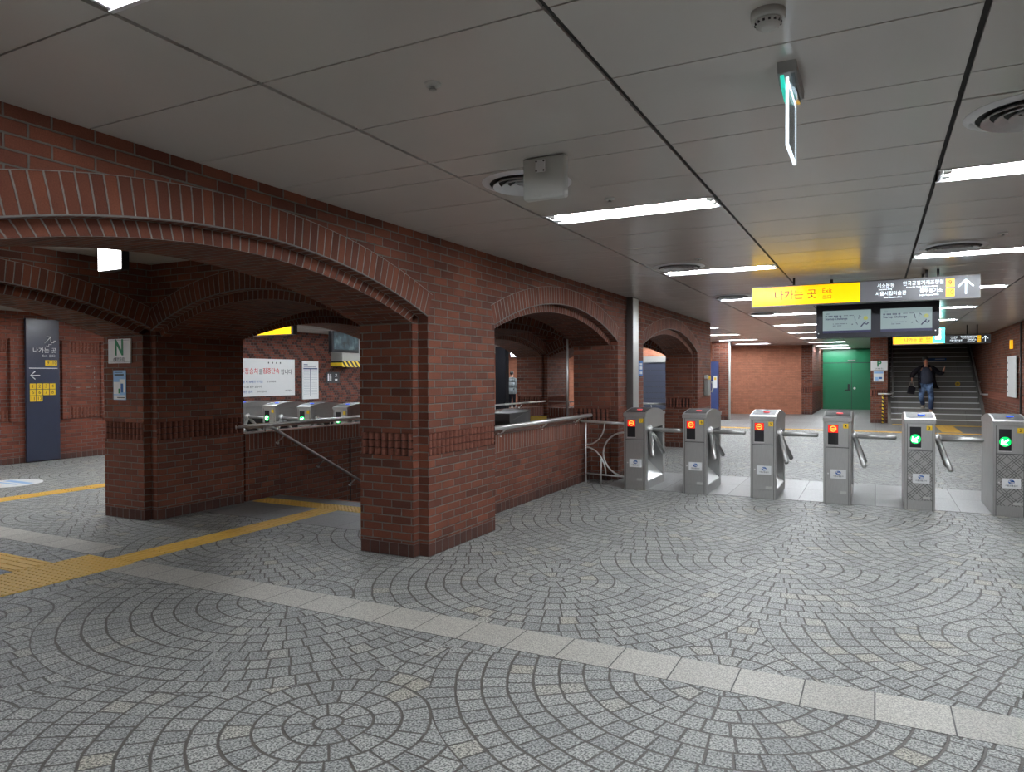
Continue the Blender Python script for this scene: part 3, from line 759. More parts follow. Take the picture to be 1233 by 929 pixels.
b = MB(); b.box(-.11, .11, 0, .05, 0, .32); b.build('case', 'cyanlit', r)
b = MB(); b.box(-.04, .03, -.01, 0, .1, .31); b.box(-.06, .03, -.01, 0, .08, .14); b.build('white_symbol', 'boxlit', r)
b = MB(); b.box(-.01, .01, .02, .03, .32, ZC-2.2); b.build('hanger', 'black', r)

# ---------------------------------------------------------------- turnstiles
def make_turnstile(kind, num, hatch):
    r = thing('turnstile', '', 'turnstile')
    W = .148; D = .95; H = .965
    b = MB()
    b.box(-W, W, 0, .11, 0, H); b.box(-W, W, .84, D, 0, H); b.box(-W, -.10, .11, .84, 0, H); b.box(-.10, W, .11, .84, .80, H); b.box(-.10, W, .11, .84, 0, .10)
    b.build('housing', 'steel', r, bevel=.006)
    b = MB(); b.box(-.10, -.085, .112, .838, .1, .80); b.box(-.08, .13, .115, .125, .15, .80); b.build('inner_panel', 'darksteel', r)
    b = MB(); b.prism([(-.085, .10), (.146, .10), (.146, .115), (-.085, .33)], .112, .838, 'y'); b.build('sloping_skirt', 'chrome', r)
    n = 18; pr = [(-.012+(D+.024)*k/n, 1.005+.062*math.sin(PI*min(1, k/n*1.12))**.8 if 0 < k/n < .893 else 1.005) for k in range(n+1)]
    pr = [(-.012, H)]+pr+[(D+.012, H)]
    b = MB(); b.prism(pr, -W-.005, W+.005, 'x'); b.build('curved_cap', 'steel', r)
    b = MB(); pp = [(a, z+.0015) for a, z in pr[2:-2]]
    for p, q in zip(pp, pp[1:]): b.poly([(-W+.015, p[0], p[1]), (W-.015, p[0], p[1]), (W-.015, q[0], q[1]), (-W+.015, q[0], q[1])])
    b.build('cap_inlay', 'darksteel', r)
    b = MB(); b.tube([(.02, .17, 1.046), (.02, .17, 1.058)], [.036, .034], 20); b.build('card_sensor', 'redsensor' if kind == 'stop' else 'bluesensor', r)
    b = MB(); b.box(-.118, .118, -.006, 0, .11, .655); dr = b.build('service_door', 'steelhatch' if hatch else 'steel', r, bevel=.002)
    b = MB(); b.tube([(-.095, -.006, .355), (-.095, -.012, .355)], .009, 10); b.build('lock', 'chrome', dr)
    b = MB(); b.box(.03, .10, -.008, -.006, .125, .155); b.build('maker_plate', 'whitepl', dr)
    b = MB(); b.box(-.118, .118, -.004, 0, .672, .955); b.build('upper_panel', 'steel', r, bevel=.002)
    b = MB()
    for x in (-.124, .120): b.box(x, x+.004, -.0025, 0, .0, .96)
    b.box(-.12, .12, -.003, 0, .657, .664); b.build('panel_seam', 'seam', r)
    b = MB(); b.box(-.070, .095, -.0085, -.006, .30, .405); st = b.build('sticker', 'white', r)
    b = MB()
    for k in range(20):
        a0, a1 = 2*PI*k/20, 2*PI*(k+1)/20
        wd = .010 if k % 10 < 7 else .003
        q = lambda a, rr: (.0125+rr*1.15*math.cos(a), -.0095, .368+rr*.9*math.sin(a))
        b.poly([q(a0, .025-wd), q(a1, .025-wd), q(a1, .025), q(a0, .025)][::-1])
    b.tube([(-.006, -.0095, .362), (.010, -.0095, .374), (.030, -.0095, .374)], .004, 5); b.build('emblem', 'blueink', st)
    text('서울교통공사', .020, (.0125, -.0095, .328), '-y', 'ink', st)
    b = MB(); b.box(-.098, .012, -.006, -.004, .695, .925); wn = b.build('display_window', 'black', r, bevel=.001)
    b = MB(); b.box(-.104, .018, -.0055, -.004, .685, .693); b.build('window_trim', 'chrome', wn)
    if kind == 'stop':
        b = MB(); b.box(-.094, .008, -.0075, -.006, .835, .921); b.build('red_glow', 'redlit', wn)
        b = MB()
        for k in range(24):
            a0, a1 = 2*PI*k/24, 2*PI*(k+1)/24; q = lambda a, rr: (-.043+rr*math.cos(a), -.0085, .878+rr*math.sin(a))
            b.poly([q(a0, .024), q(a1, .024), q(a1, .036), q(a0, .036)][::-1])
        b.box(-.062, -.024, -.0088, -.0075, .872, .884); b.build('no_entry_symbol', 'redring', wn)
    else:
        b = MB(); b.tube([(-.043, -.0065, .79), (-.043, -.006, .79)], .052, 20); b.build('green_glow', 'greenlit', wn)
        b = MB(); arrow(b, -.043, .79, .078, -.0065, math.radians(218), thin=.002, w=.22); b.build('arrow_symbol', 'greenarrow', wn)
    b = MB(); b.box(.062, .118, -.0065, -.004, .885, .94); pl = b.build('number_plate', 'yellowpl', r)
    if num: text(num, .042, (.09, -.0075, .912), '-y', 'ink', pl, name='numeral', bold=.0006)
    hub = Vector((.178, .12, .79))
    b = MB(); b.tube([(.145, .12, .825), tuple(hub+Vector((.02, 0, -.02)))], [.05, .036], 14); b.ball(tuple(hub), .04); b.build('tripod_hub', 'chrome', r)
    for d in ((1, 0, 0), (.25, -.612, -.75), (.25, .612, -.75)):
        v = Vector(d).normalized(); L_ = .415 if d[0] == 1 else .42
        e = hub+v*L_
        b = MB(); b.tube([tuple(hub+v*.02), tuple(e), tuple(e+v*.012), tuple(e+v*.018)], [.027, .027, .021, .008], 14); b.build('tripod_arm', 'steel', r)
    return r
TX = [-2.83, -2.046, -1.218, -.395, .437, 1.262]
TX = [-2.830, -2.046, -1.218, -.398, .4365, 1.262]
for x, num in zip(TX, '765432'):
    k = 'stop' if num in '7654' else 'go'
    o = make_turnstile(k, num, k == 'go'); o.location = (x, 9.04, 0); o['group'] = 'turnstiles of the main gate row'
    o['label'] = {'7': 'steel tripod turnstile with red light at the left end of the row, beside the railing', '6': 'steel tripod turnstile with red light, second from the left of the main row', '5': 'steel tripod turnstile with yellow number 5 and red light',
                  '4': 'steel tripod turnstile with yellow number 4 and red light, left of the green-arrow pair', '3': 'steel tripod turnstile with yellow number 3 and green arrow', '2': 'steel tripod turnstile with yellow number 2 and green arrow at the right edge'}[num]
lt = make_turnstile('go', None, False)
for k, (x, lab) in enumerate([(-7.82, 'turnstile with green arrow behind the arches, nearest the big pillar'), (-8.605, 'middle turnstile of those seen over the stairwell wall'), (-9.42, 'turnstile with green arrow behind the arches, below the white banner'), (-10.235, 'leftmost turnstile seen over the stairwell wall, mostly its grey side')]):
    o = lt if k == 0 else copy_tree(lt); o.location = (x, 9.04, 0); o['label'] = lab; o['group'] = 'turnstiles behind the arches'

# ---------------------------------------------------------------- railings
def rail(name, lab, segs, r_=.022, posts=(), mat='chrome', cat='railing', brk=()):
    t = thing(name, lab, cat, segs[0][0])
    o = Vector(segs[0][0])
    for s_ in segs:
        b = MB(); b.tube([tuple(Vector(p)-o) for p in s_], r_, 12); b.build('rail', mat, t)
    for p, q in brk:
        b = MB(); b.tube([tuple(Vector(p)-o), tuple(Vector(q)-o)], .008, 8); b.tube([tuple(Vector(q)-o), tuple(Vector(q)+(Vector(q)-Vector(p)).normalized()*.006-o)], .028, 14); b.build('bracket', mat, t)
    for p, q in posts:
        b = MB(); b.tube([tuple(Vector(p)-o), tuple(Vector(q)-o)], r_*.8, 10); b.build('post', mat, t)
    return t
rail('handrail', 'thick steel handrail along the low brick wall under the second arch', [[(-3.62, 6.12, .945), (-3.62, 9.5, .945)]], .027,
     brk=[((-3.62, y, .925), (-3.70, y, .855)) for y in (6.9, 8.0, 9.1)])
rail('handrail', 'level steel handrail on the stairwell wall below the banner', [[(-6.70, 5.95, .915), (-6.66, 6.0, .92), (-6.66, 9.7, .925)], [(-6.84, 6.2, .885), (-6.84, 9.7, .885)]], .02,
     brk=[((-6.68, 5.96, .915), (-6.715, 5.94, .915))]+[((-6.84, y, .87), (-6.84, y, .82)) for y in (6.5, 7.7, 8.9)])
rail('stair_handrail', 'steel handrail sloping down into the stairwell', [[(-6.64, 6.3, .90), (-6.64, 6.42, .88), (-6.64, 9.4, -.68)]], .019,
     brk=[((-6.64, y, .88-(y-6.42)*.5234-.01), (-6.755, y, .88-(y-6.42)*.5234-.10)) for y in (6.62, 7.35, 8.0, 8.8)])
b = rail('handrail', 'thin handrail on the far parapet beyond the stairwell', [[(-6.7, 14.9, .93), (-3.95, 14.9, .90)]], .018, brk=[((x, 14.9, .905), (x, 14.95, .79)) for x in (-6.2, -5.2, -4.3)])
rail('handrail', 'dim handrail on the low wall right of the black column', [[(-6.75, 11.1, .93), (-6.75, 14.8, .93)]], .018, brk=[((-6.75, y, .91), (-6.82, y, .83)) for y in (12, 13.6)])
r = thing('steel_pole', 'slim upright steel pole at the inner end of the low wall under the second arch', 'pole', (-3.95, 9.42, .86))
b = MB(); b.tube([(0, 0, 0), (0, 0, 1.21)], .017, 12); b.build('shaft', 'chrome', r)
b = MB(); b.tube([(0, 0, .0), (0, 0, .012)], .035, 14); b.build('foot_flange', 'chrome', r)
# curved fence next to the first turnstile
r = thing('gate_fence', 'tubular steel fence panel with curved bars left of the first turnstile', 'fence', (-3.62, 9.30, 0))
T_ = lambda pts, rr, nm: MB().tube(pts, rr, 8).build(nm, 'chrome', r)
T_([(0, 0, 0), (0, 0, .845)], .014, 'post'); T_([(-.08, .02, .87), (.62, -.12, .86)], .018, 'top_rail'); T_([(0, 0, .14), (.62, -.12, .14)], .011, 'bottom_rail')
T_([(.245, -.05, 0), (.245, -.05, .36)], .010, 'post')
fp = lambda x, z: (x, -x*.19, z)
T_([fp(.62+.34*math.cos(a), .44+.30*math.sin(a)) for a in [math.radians(95+170*k/14) for k in range(15)]], .012, 'curved_bar')
T_([fp(.30*math.cos(a), .85+.31*math.sin(a)) for a in [math.radians(-90+90*k/8) for k in range(9)]], .010, 'curved_bar')
T_([fp(.32*math.sin(a), .14+.37*math.cos(a)) for a in [math.radians(90*k/8) for k in range(9)]], .010, 'curved_bar')
# steel post on the arcade
r = thing('steel_column', 'tall grey steel-clad column against the arcade between second and third arch', 'column', (-3.25, 10.28, 0))
b = MB(); b.box(-.048, .05, -.14, .14, 0, ZC-.005); b.build('casing', 'postdark', r, bevel=.004)
b = MB(); b.box(.05, .054, -.13, .13, .02, ZC-.02); b.build('bright_face', 'chrome', r)
# blue plate on pier and intercom
r = thing('wall_plate', 'small blue and white plate on the pier right of the steel column', 'sign', (-3.295, 10.82, 1.62))
b = MB(); b.box(0, .012, -.10, .10, -.12, .12); b.build('plate', 'blueink', r)
b = MB(); b.box(.012, .014, -.06, .06, -.02, .03); b.box(.012, .014, -.06, .06, .05, .08); b.box(.012, .014, -.06, .06, -.09, -.05); b.build('white_symbol', 'white', r)
r = thing('wall_phone', 'beige emergency telephone on the brick end of the arcade', 'telephone', (-3.295, 15.62, 1.08))
b = MB(); b.box(0, .09, -.16, .10, 0, .34); b.build('box', 'greypl', r, bevel=.01)
b = MB(); b.tube([(.10, .15, .06), (.12, .15, .12), (.12, .15, .24), (.10, .15, .30)], .016, 8); b.build('handset', 'whitepl', r)
b = MB(); b.tube([(.02, .16, .36), (.07, .16, .36)], .06, 14); b.build('bell', 'yellowpl', r)
b = MB(); b.box(0, .06, -.12, .02, .36, .44); b.build('call_button_box', 'whitepl', r)

# ---------------------------------------------------------------- tactile paving and floor marks
def tactile(name, lab, x0, x1, y0, y1, kind, group='yellow tactile paving'):
    r = thing(name, lab, 'tactile paving', ((x0+x1)/2, (y0+y1)/2, 0), group=group); cx, cy = (x0+x1)/2, (y0+y1)/2
    b = MB(); b.box(x0-cx, x1-cx, y0-cy, y1-cy, .0, .004); b.build('base_sheet', 'yellow', r)
    b = MB()
    if kind == 'dots':
        nx, ny = round((x1-x0)/.05), round((y1-y0)/.05)
        for i in range(nx):
            for j in range(ny):
                x = x0-cx+(i+.5)*(x1-x0)/nx; y = y0-cy+(j+.5)*(y1-y0)/ny
                b.tube([(x, y, .004), (x, y, .0075), (x, y, .009)], [.0135, .011, .006], 6)
        b.build('raised_dots', 'yellow', r)['kind'] = 'stuff'
    else:
        ax = kind; n = 4
        w = (x1-x0) if ax == 'y' else (y1-y0)
        L = (y1-y0) if ax == 'y' else (x1-x0); seg = max(1, round(L/.3))
        for i in range(n):
            c = -w/2+(i+.5)*w/n
            for s_ in range(seg):
                a, e = -L/2+s_*L/seg+.012, -L/2+(s_+1)*L/seg-.012
                if ax == 'y': b.box(c-.014, c+.014, a, e, .004, .009)
                else: b.box(a, e, c-.014, c+.014, .004, .009)
        b.build('raised_bars', 'yellow', r)['kind'] = 'stuff'
    return r
tactile('tactile_strip', 'yellow guiding strip with long bars leading to the stairwell', -5.655, -5.375, 3.69, 6.155, 'y')
tactile('tactile_pad', 'large yellow dotted pad at the left edge of the picture', -5.93, -5.335, 2.45, 3.68, 'dots')
tactile('tactile_strip', 'yellow barred strip running left from the dotted pad', -9.2, -5.94, 3.09, 3.385, 'x')
tactile('tactile_strip', 'yellow dotted strip across the top of the descending stairs', -6.72, -4.0, 6.16, 6.43, 'dots')
tactile('tactile_strip', 'long yellow strip in the hall behind the left pillar', -9.74, -9.44, 1.5, 8.9, 'y')
tactile('tactile_strip', 'thin distant yellow strip crossing the floor beyond the turnstiles', -4.8, 2.8, 20.95, 21.25, 'x')
tactile('tactile_strip', 'yellow dotted strip at the foot of the rising stairs', .45, 2.8, 24.2, 24.5, 'dots')
tactile('tactile_pad', 'yellow pad with bars before the rising stairs, right of turnstile 3', 1.55, 2.0, 21.6, 24.1, 'y')
r = thing('floor_sticker', 'round pale printed sticker on the floor at the left edge', 'floor sticker', (-11.0, 5.66, 0))
b = MB(); b.tube([(0, 0, .001), (0, 0, .003)], .43, 40); b.build('disc', 'white', r)
b = MB(); b.box(-.3, .3, .1, .2, .003, .0036); b.box(-.25, .25, -.02, .03, .003, .0036); b.build('blue_print', 'skyprint', r)
b = MB(); b.tube([(-.1, -.2, .003), (-.1, -.2, .0036)], .09, 20); b.build('green_print', 'greenink', r)

# ---------------------------------------------------------------- signs on the brick pillars
r = thing('pillar_sign', 'square white sign with a green letter N on the left brick pillar', 'sign', (-7.175, 4.800, 1.79))
b = MB(); b.box(-.185, .185, 0, .015, -.135, .125); b.build('plate', 'white', r)
text('N', .235, (0, -.002, .025), '-y', 'greenink', r, bold=.006, wide=.85, name='letter'); text('(내부통로)', .045, (0, -.002, -.095), '-y', 'ink', r)
b = MB(); b.box(-.17, .17, -.001, 0, .108, .112); b.box(-.17, .17, -.001, 0, -.124, -.120); b.build('border_lines', 'greypl', r)
r = thing('notice_sheet', 'narrow blue notice stuck below the N sign', 'notice', (-7.19, 4.811, 1.425))
b = MB(); b.box(-.105, .105, 0, .003, -.16, .155); b.build('sheet', 'skyprint', r)
b = MB(); b.box(-.10, .10, -.0008, 0, -.155, -.11); b.box(-.10, -.0, -.0008, 0, -.10, .03); b.box(.0, .085, -.0008, 0, -.08, .06); b.build('white_area', 'white', r)
b = MB(); b.box(.02, .06, -.0014, 0, -.08, .015); b.build('phone_picture', 'blueink', r)
b = MB(); b.box(-.02, .008, -.0014, 0, -.09, -.04); b.build('card_picture', 'greenink', r)
b = MB(); b.box(-.085, .07, -.0014, 0, .10, .115); b.box(-.085, .05, -.0014, 0, .13, .136); b.box(-.04, .085, -.0014, 0, -.14, -.13); b.build('printed_lines', 'ink', r)
r = thing('pillar_sign', 'white sign with a green letter P on the pillar left of the rising stairs', 'sign', (.09, 24.99, 1.80))
b = MB(); b.box(-.235, .235, -.015, 0, -.15, .15); b.build('plate', 'white', r)
text('P', .25, (0, -.017, .045), '-y', 'greenink', r, bold=.008, name='letter'); text('(외부통로)', .05, (0, -.017, -.10), '-y', 'ink', r)
r = thing('notice_sheet', 'small pale blue notice just below the P sign', 'notice', (.075, 24.99, 1.46))
b = MB(); b.box(-.14, .14, -.006, 0, -.16, .16); b.build('sheet', 'white', r)
b = MB(); b.box(-.13, .13, -.008, -.006, .09, .15); b.box(-.1, 0, -.008, -.006, -.13, -.02); b.build('blue_area', 'skyprint', r)
b = MB(); b.box(.02, .10, -.008, -.006, -.08, -.02); b.build('phone_picture', 'blueink', r)

# ---------------------------------------------------------------- left hall fittings
r = thing('sign_pylon', 'tall navy sign panel with yellow exit numbers on the far left wall', 'sign', (-13.38, 7.475, 0))
b = MB(); b.box(0, .05, -.285, .285, .02, 2.56); b.build('panel', 'navy', r, bevel=.003)
tx = .052
text('나가는 곳', .105, (tx, .03, 1.995), '+x', 'white', r); text('Exit  出口', .055, (tx, .10, 1.90), '+x', 'white', r)
b = MB(); b.box(.05, tx, -.24, .25, 1.672, 1.684); b.build('divider_line', 'white', r)
def plates(items):
    for s_, y, z in items:
        b = MB(); b.box(.05, tx, y-.05, y+.05, z-.05, z+.05); p = b.build('number_plate', 'yellowpl', r)
        text(s_, .085, (tx+.001, y, z), '+x', 'ink', p, name='numeral')
plates([('9', .085, 1.775), ('10', .195, 1.775)])
plates([(str(1+k), -.18+.113*k, 1.355) for k in range(4)]+[(str(5+k), -.18+.113*k, 1.245) for k in range(4)]+[('11', -.18, 1.135), ('12', -.067, 1.135)])
def linesX(pts, th, nm, mat):
    b = MB(); b.tube([(tx, *p) for p in pts], th, 4); return b
b = linesX([(-.06, 1.55), (-.22, 1.55)], .008, '', ''); b.tube([(tx, -.14, 1.62), (tx, -.22, 1.55), (tx, -.14, 1.48)], .008, 4); b.build('left_arrow', 'white', r)
b = linesX([(.03, 2.13), (.13, 2.24)], .006, '', ''); b.tube([(tx, .06, 2.25), (tx, .135, 2.25), (tx, .135, 2.17)], .006, 4)
b.tube([(tx, .05, 2.08), (tx, .10, 2.08), (tx, .10, 2.11), (tx, .145, 2.11), (tx, .145, 2.145), (tx, .19, 2.145), (tx, .19, 2.175), (tx, .22, 2.175)], .006, 4); b.build('stairs_arrow_symbol', 'white', r)
r = thing('tape_marks', 'pale dashed rectangle of tape traces on the brick right of the navy sign', 'tape marks', (-13.395, 8.23, 1.52))
b = MB()
for k in range(5):
    a = -.22+k*.1
    if k in (1, 3): b.box(0, .002, a-.02, a+.06, .19, .205); b.box(0, .002, a-.02, a+.06, -.205, -.19)
    b.box(0, .002, -.23, -.215, -.2+k*.085, -.155+k*.085); b.box(0, .002, .215, .23, -.2+k*.085, -.155+k*.085)
b.build('tape', 'mortar', r)
r = thing('banner', 'white banner with red and black Korean lettering on the wall behind the arches', 'banner', (-13.38, 12.72, 1.50))
b = MB(); b.box(0, .006, -1.0, 1.0, -.46, .455); b.build('cloth', 'white', r)
text('부정승차', .158, (.008, -.50, .14), '+x', 'redink', r); text('를', .14, (.008, -.135, .13), '+x', 'ink', r)
text('집중단속', .150, (.008, .20, .15), '+x', 'redink', r, bold=.001); text('합니다', .140, (.008, .71, .13), '+x', 'ink', r)
text('적발 시 30배의 부가금', .075, (.008, -.42, -.11), '+x', 'blueink', r); text('이 부과되며', .062, (.008, .20, -.11), '+x', 'ink', r)
text('형사고발 될 수 있습니다', .062, (.008, -.42, -.23), '+x', 'ink', r); text('서울교통공사', .045, (.008, .78, -.34), '+x', 'ink', r)
text('올바른 승차', .075, (.008, -.58, -.35), '+x', 'blueink', r); text('부탁드립니다', .055, (.008, -.10, -.35), '+x', 'ink', r)
b = MB()
for k in range(4): b.box(.006, .008, .1+k*.13, .13+k*.13, .34, .38)
b.build('dots', 'ink', r)
r = thing('wall_board', 'tall white printed board right of the banner', 'notice board', (-13.38, 14.28, 1.42))
b = MB(); b.box(0, .02, -.30, .30, -.5, .5); b.build('board', 'white', r)
b = MB(); b.box(.02, .022, -.26, .26, .29, .32); b.box(.02, .022, -.012, .012, -.42, .29)
for k in range(14): b.box(.02, .0215, -.25, -.03, .26-k*.048, .264-k*.048); b.box(.02, .0215, .03, .25, .26-k*.048, .264-k*.048)
b.box(.02, .022, -.25, -.1, .40, .42); b.box(.02, .022, -.25, .2, .35, .36); b.build('printed_table', 'blue', r)
r = thing('restroom_sign', 'dark square restroom sign with a white symbol on the patterned brick', 'sign', (-13.38, 15.16, 1.49))
b = MB(); b.box(0, .02, -.26, .26, -.15, .15); b.build('plate', 'ink', r)
b = MB()
for y in (-.19, -.10):
    q = MB(); q.box(.02, .024, y-.025, y+.025, -.09, .06); q.tube([(.02, y, .08), (.024, y, .08)], .022, 10); q.build('figure_symbol', 'white', r)
q = MB(); q.box(.02, .024, .07, .17, -.09, -.04); q.build('white_bar', 'white', r)
b = MB(); b.box(.0201, .0202, .11, .111, .05, .051)
b = MB(); b.tube([(.024, .07, .02), (.024, .15, .09)], .008, 4); b.tube([(.024, .08, .09), (.024, .15, .09), (.024, .15, .02)], .008, 4); b.build('arrow_symbol', 'white', r)
r = thing('service_shaft', 'boxed grey shaft with a black and yellow striped lower edge', 'shaft', (-13.17, 15.45, 1.78))
b = MB(); b.box(-.2, .2, -.35, .42, .16, ZC-1.78); b.build('casing', 'greypl', r)
b = MB(); b.box(-.21, .21, -.37, .43, 0, .16); b.build('striped_edge', 'hazard', r)
r = thing('hanging_monitor', 'dark video monitor hanging behind the arches beside the big pillar', 'monitor', (-10.0, 11.75, 2.02))
b = MB(); b.box(-.10, 0, -.43, .43, 0, .44); b.build('case', 'black', r, bevel=.01)
t = NT('dim_picture'); nz = t.noise(t.obj(), 7, 4); c_ = t.ramp(nz, [(.35, (.004, .012, .018)), (.55, (.03, .07, .085)), (.7, (.10, .16, .17))]); t.put(t.b.inputs['Emission Color'], c_); t.b.inputs['Emission Strength'].default_value = .8; t.b.inputs['Base Color'].default_value = (.01, .01, .01, 1)
b = MB(); b.box(0, .004, -.37, .40, .06, .40); b.build('screen', t.m, r)
b = MB(); b.box(-.06, -.03, -.02, .02, .44, ZC-2.02); b.build('hanger', 'black', r)
r = thing('direction_sign', 'yellow illuminated sign hanging above the turnstiles behind the arches', 'sign', (-10.1, 9.1, 2.235))
b = MB(); b.box(-1.2, 1.2, 0, .1, 0, .27); b.build('case', 'black', r)
b = MB(); b.box(-1.19, 1.15, -.006, 0, .012, .258); b.build('yellow_panel', 'yellowlit', r); text('나가는 곳', .16, (.45, -.007, .13), '-y', 'signtext', r)
b = MB(); b.box(-.8, -.78, .04, .06, .27, ZC-2.235); b.box(.8, .82, .04, .06, .27, ZC-2.235); b.build('hanger', 'black', r)

# ---------------------------------------------------------------- seen through the second and third arches
r = thing('metal_cabinet', 'low grey metal cabinet behind the low wall, seen through the second arch', 'cabinet', (-6.45, 12.4, 0))
b = MB(); b.box(-.3, .28, -.5, .4, 0, .80); b.build('body', 'cabinet', r, bevel=.01); b = MB(); b.prism([(-.5, .62), (-.5, .64), (.40, .84), (.40, .80)], -.31, .29, 'x'); b.build('sloping_lid', 'cabinet', r)
r = thing('caution_stand', 'yellow folding floor stand whose top shows above the handrail', 'floor stand', (-5.33, 11.4, 0))
b = MB(); b.prism([(-.16, 0), (-.13, 0), (.01, .78), (-.02, .80)], -.15, .15, 'x'); b.build('front_board', 'yellowpl', r)
b = MB(); b.prism([(.16, 0), (.13, 0), (-.01, .78), (.02, .80)], -.15, .15, 'x'); b.build('rear_board', 'yellowpl', r)
r = thing('advertising_column', 'tall black panel standing in the far left hall', 'panel', (-11.75, 22.1, 0))
b = MB(); b.box(-.2, .2, -.14, .14, .05, 2.55); b.build('panel', 'matteblack', r, bevel=.01); b = MB(); b.box(-.23, .23, -.2, .2, 0, .05); b.build('foot', 'darksteel', r)
r = thing('small_lit_sign', 'tiny blue and white lit sign over the distant person', 'sign', (-13.4, 26.2, 2.3))
b = MB(); b.box(-.14, .14, 0, .06, 0, .25); b.build('case', 'blueink', r); b = MB(); b.box(-.1, .13, -.01, 0, .02, .12); b.box(-.12, 0, -.01, 0, .12, .22); b.build('lit_face', 'boxlit', r)
b = MB(); b.box(-.01, .01, .02, .03, .25, ZC-2.3); b.build('hanger', 'black', r)
r = thing('shop_shutter', 'dark navy closed shutter seen through the third arch', 'shutter', (-7.3, 24.7, 0))
b = MB(); b.box(-1.4, 1.1, -.04, 0, 0, 1.98); b.build('shutter_panel', 'navy', r)
b = MB(); b.box(-1.5, 1.2, -.10, 0, 1.98, 2.19); b.build('lintel', 'greypl', r)
b = MB()
for k in range(9): b.box(-1.4, 1.1, -.05, -.04, .2*k+.1, .2*k+.115)
b.build('slats', 'black', r)
r = thing('blue_panel', 'narrow blue information panel on the far brick pier', 'panel', (-4.87, 24.60, 0))
b = MB(); b.box(-.13, .12, -.05, 0, .0, 1.98); b.build('panel', 'blue', r)
b = MB(); b.box(-.045, .075, -.055, -.05, 1.08, 1.50); b.build('paper', 'white', r); b = MB(); b.box(-.02, .05, -.058, -.055, 1.36, 1.44); b.build('orange_print', 'yellowpl', r)
r = thing('drain_pipe', 'pale vertical pipe at the corner of the far brick pier', 'pipe', (-4.40, 24.66, 0))
b = MB(); b.tube([(0, 0, 0), (0, 0, ZC-.01)], .035, 12); b.build('pipe', 'whitepl', r)
b = MB()
for z in (.3, 1.3, 2.3): b.tube([(0, 0, z), (0, 0, z+.03)], .045, 12)
b.build('clamps', 'greypl', r)

# ---------------------------------------------------------------- green door (structure) and stairs fittings
mb = MB(); mb.box(-2.1, -.17, 34.42, 34.5, 0, 2.66); d = struct(mb, 'door_1', 'green')
b = MB(); b.box(-2.1, -.17, 34.405, 34.42, 2.03, 2.06); b.box(-.95, -.935, 34.405, 34.42, .0, 2.04); b.build('door_joint', 'seam', d)
b = MB(); b.box(-1.10, -1.02, 34.36, 34.42, .85, 1.12); b.box(-1.22, -.98, 34.34, 34.38, .83, .88); b.build('door_handle', 'black', d)
b = MB(); b.tube([(-.83, 34.36, .93), (-.83, 34.42, .93)], .05, 12); b.build('door_knob', 'chrome', d)
b = MB(); b.box(-1.1, -.80, 34.38, 34.42, 2.12, 2.17); b.build('door_closer', 'greypl', d)
sl = RI/TR
rail('stair_handrail', 'steel handrail on the left side of the rising stairs', [[(.06, 24.83, .92), (.40, 24.83, .92), (.48, 24.95, .95), (.48, 29.3, .95+4.35*sl)]], .024, posts=[((.48, y, .12+(y-24.6)*sl), (.48, y, .93+(y-24.95)*sl)) for y in (25.8, 27.4)])
rail('stair_handrail', 'steel handrail on the right wall of the rising stairs', [[(2.86, 24.1, .94), (2.74, 24.2, .94), (2.74, 24.75, .94), (2.74, 29.3, .95+4.5*sl)]], .024, brk=[((2.74, y, .92+(y-24.75)*sl), (2.80, y, .86+(y-24.75)*sl)) for y in (25.5, 27, 28.5)])
r = thing('striped_post', 'black and yellow striped post at the foot of the left stair handrail', 'post', (.195, 24.80, 0))
b = MB(); b.tube([(0, 0, 0), (0, 0, .91)], .028, 10); b.build('shaft', 'hazardpole', r)
b = MB(); b.tube([(0, 0, .0), (0, 0, .012)], .05, 12); b.build('foot', 'darksteel', r)
# round yellow marker and blue lettering on risers
i = 7; r = thing('round_marker', 'small round yellow marker on a riser of the stairs', 'sticker', (2.33, SY+TR*i-.014, RI*i+.07))
b = MB(); b.tube([(0, -.003, 0), (0, 0, 0)], .07, 18); b.build('disc', 'yellowpl', r); b = MB(); b.box(-.045, .045, -.005, -.003, -.008, .008); b.box(-.008, .008, -.005, -.003, -.045, .045); b.build('symbol', 'ink', r)
i = 12; r = thing('riser_strip', 'small blue printed strip on an upper riser beside the man\'s head', 'sticker', (1.85, SY+TR*i-.014, RI*i+.08))
b = MB(); b.box(-.30, .28, -.003, 0, -.035, .035); b.build('strip', 'blueink', r); b = MB(); b.box(-.05, .24, -.005, -.003, -.01, .012); b.build('printed_line', 'white', r)
r = thing('notice_board', 'tall pale notice board on the right wall before the stairs', 'notice board', (XR-.035, 19.95, 1.46))
b = MB(); b.box(-.02, 0, -.62, .58, -.48, .47); b.build('board', 'white', r)
b = MB()
for k in range(5): b.box(-.022, -.02, .42, .5, .3-k*.17, .34-k*.17)
b.build('printed_dots', 'ink', r)
r = thing('wall_lamp', 'small amber lamp high on the right wall', 'lamp', (XR-.035, 19.9, 2.10))
b = MB(); b.box(-.05, 0, -.06, .06, 0, .2); b.build('lens', 'orangeplate', r); b = MB(); b.box(-.055, 0, -.07, .07, .20, .22); b.build('cap', 'greypl', r)
r = thing('conduit', 'thin vertical conduit on the right wall beside the notice board', 'pipe', (XR-.02, 18.95, 0))
b = MB(); b.tube([(0, 0, 0), (0, 0, ZC-.01)], .018, 8); b.build('pipe', 'darksteel', r)

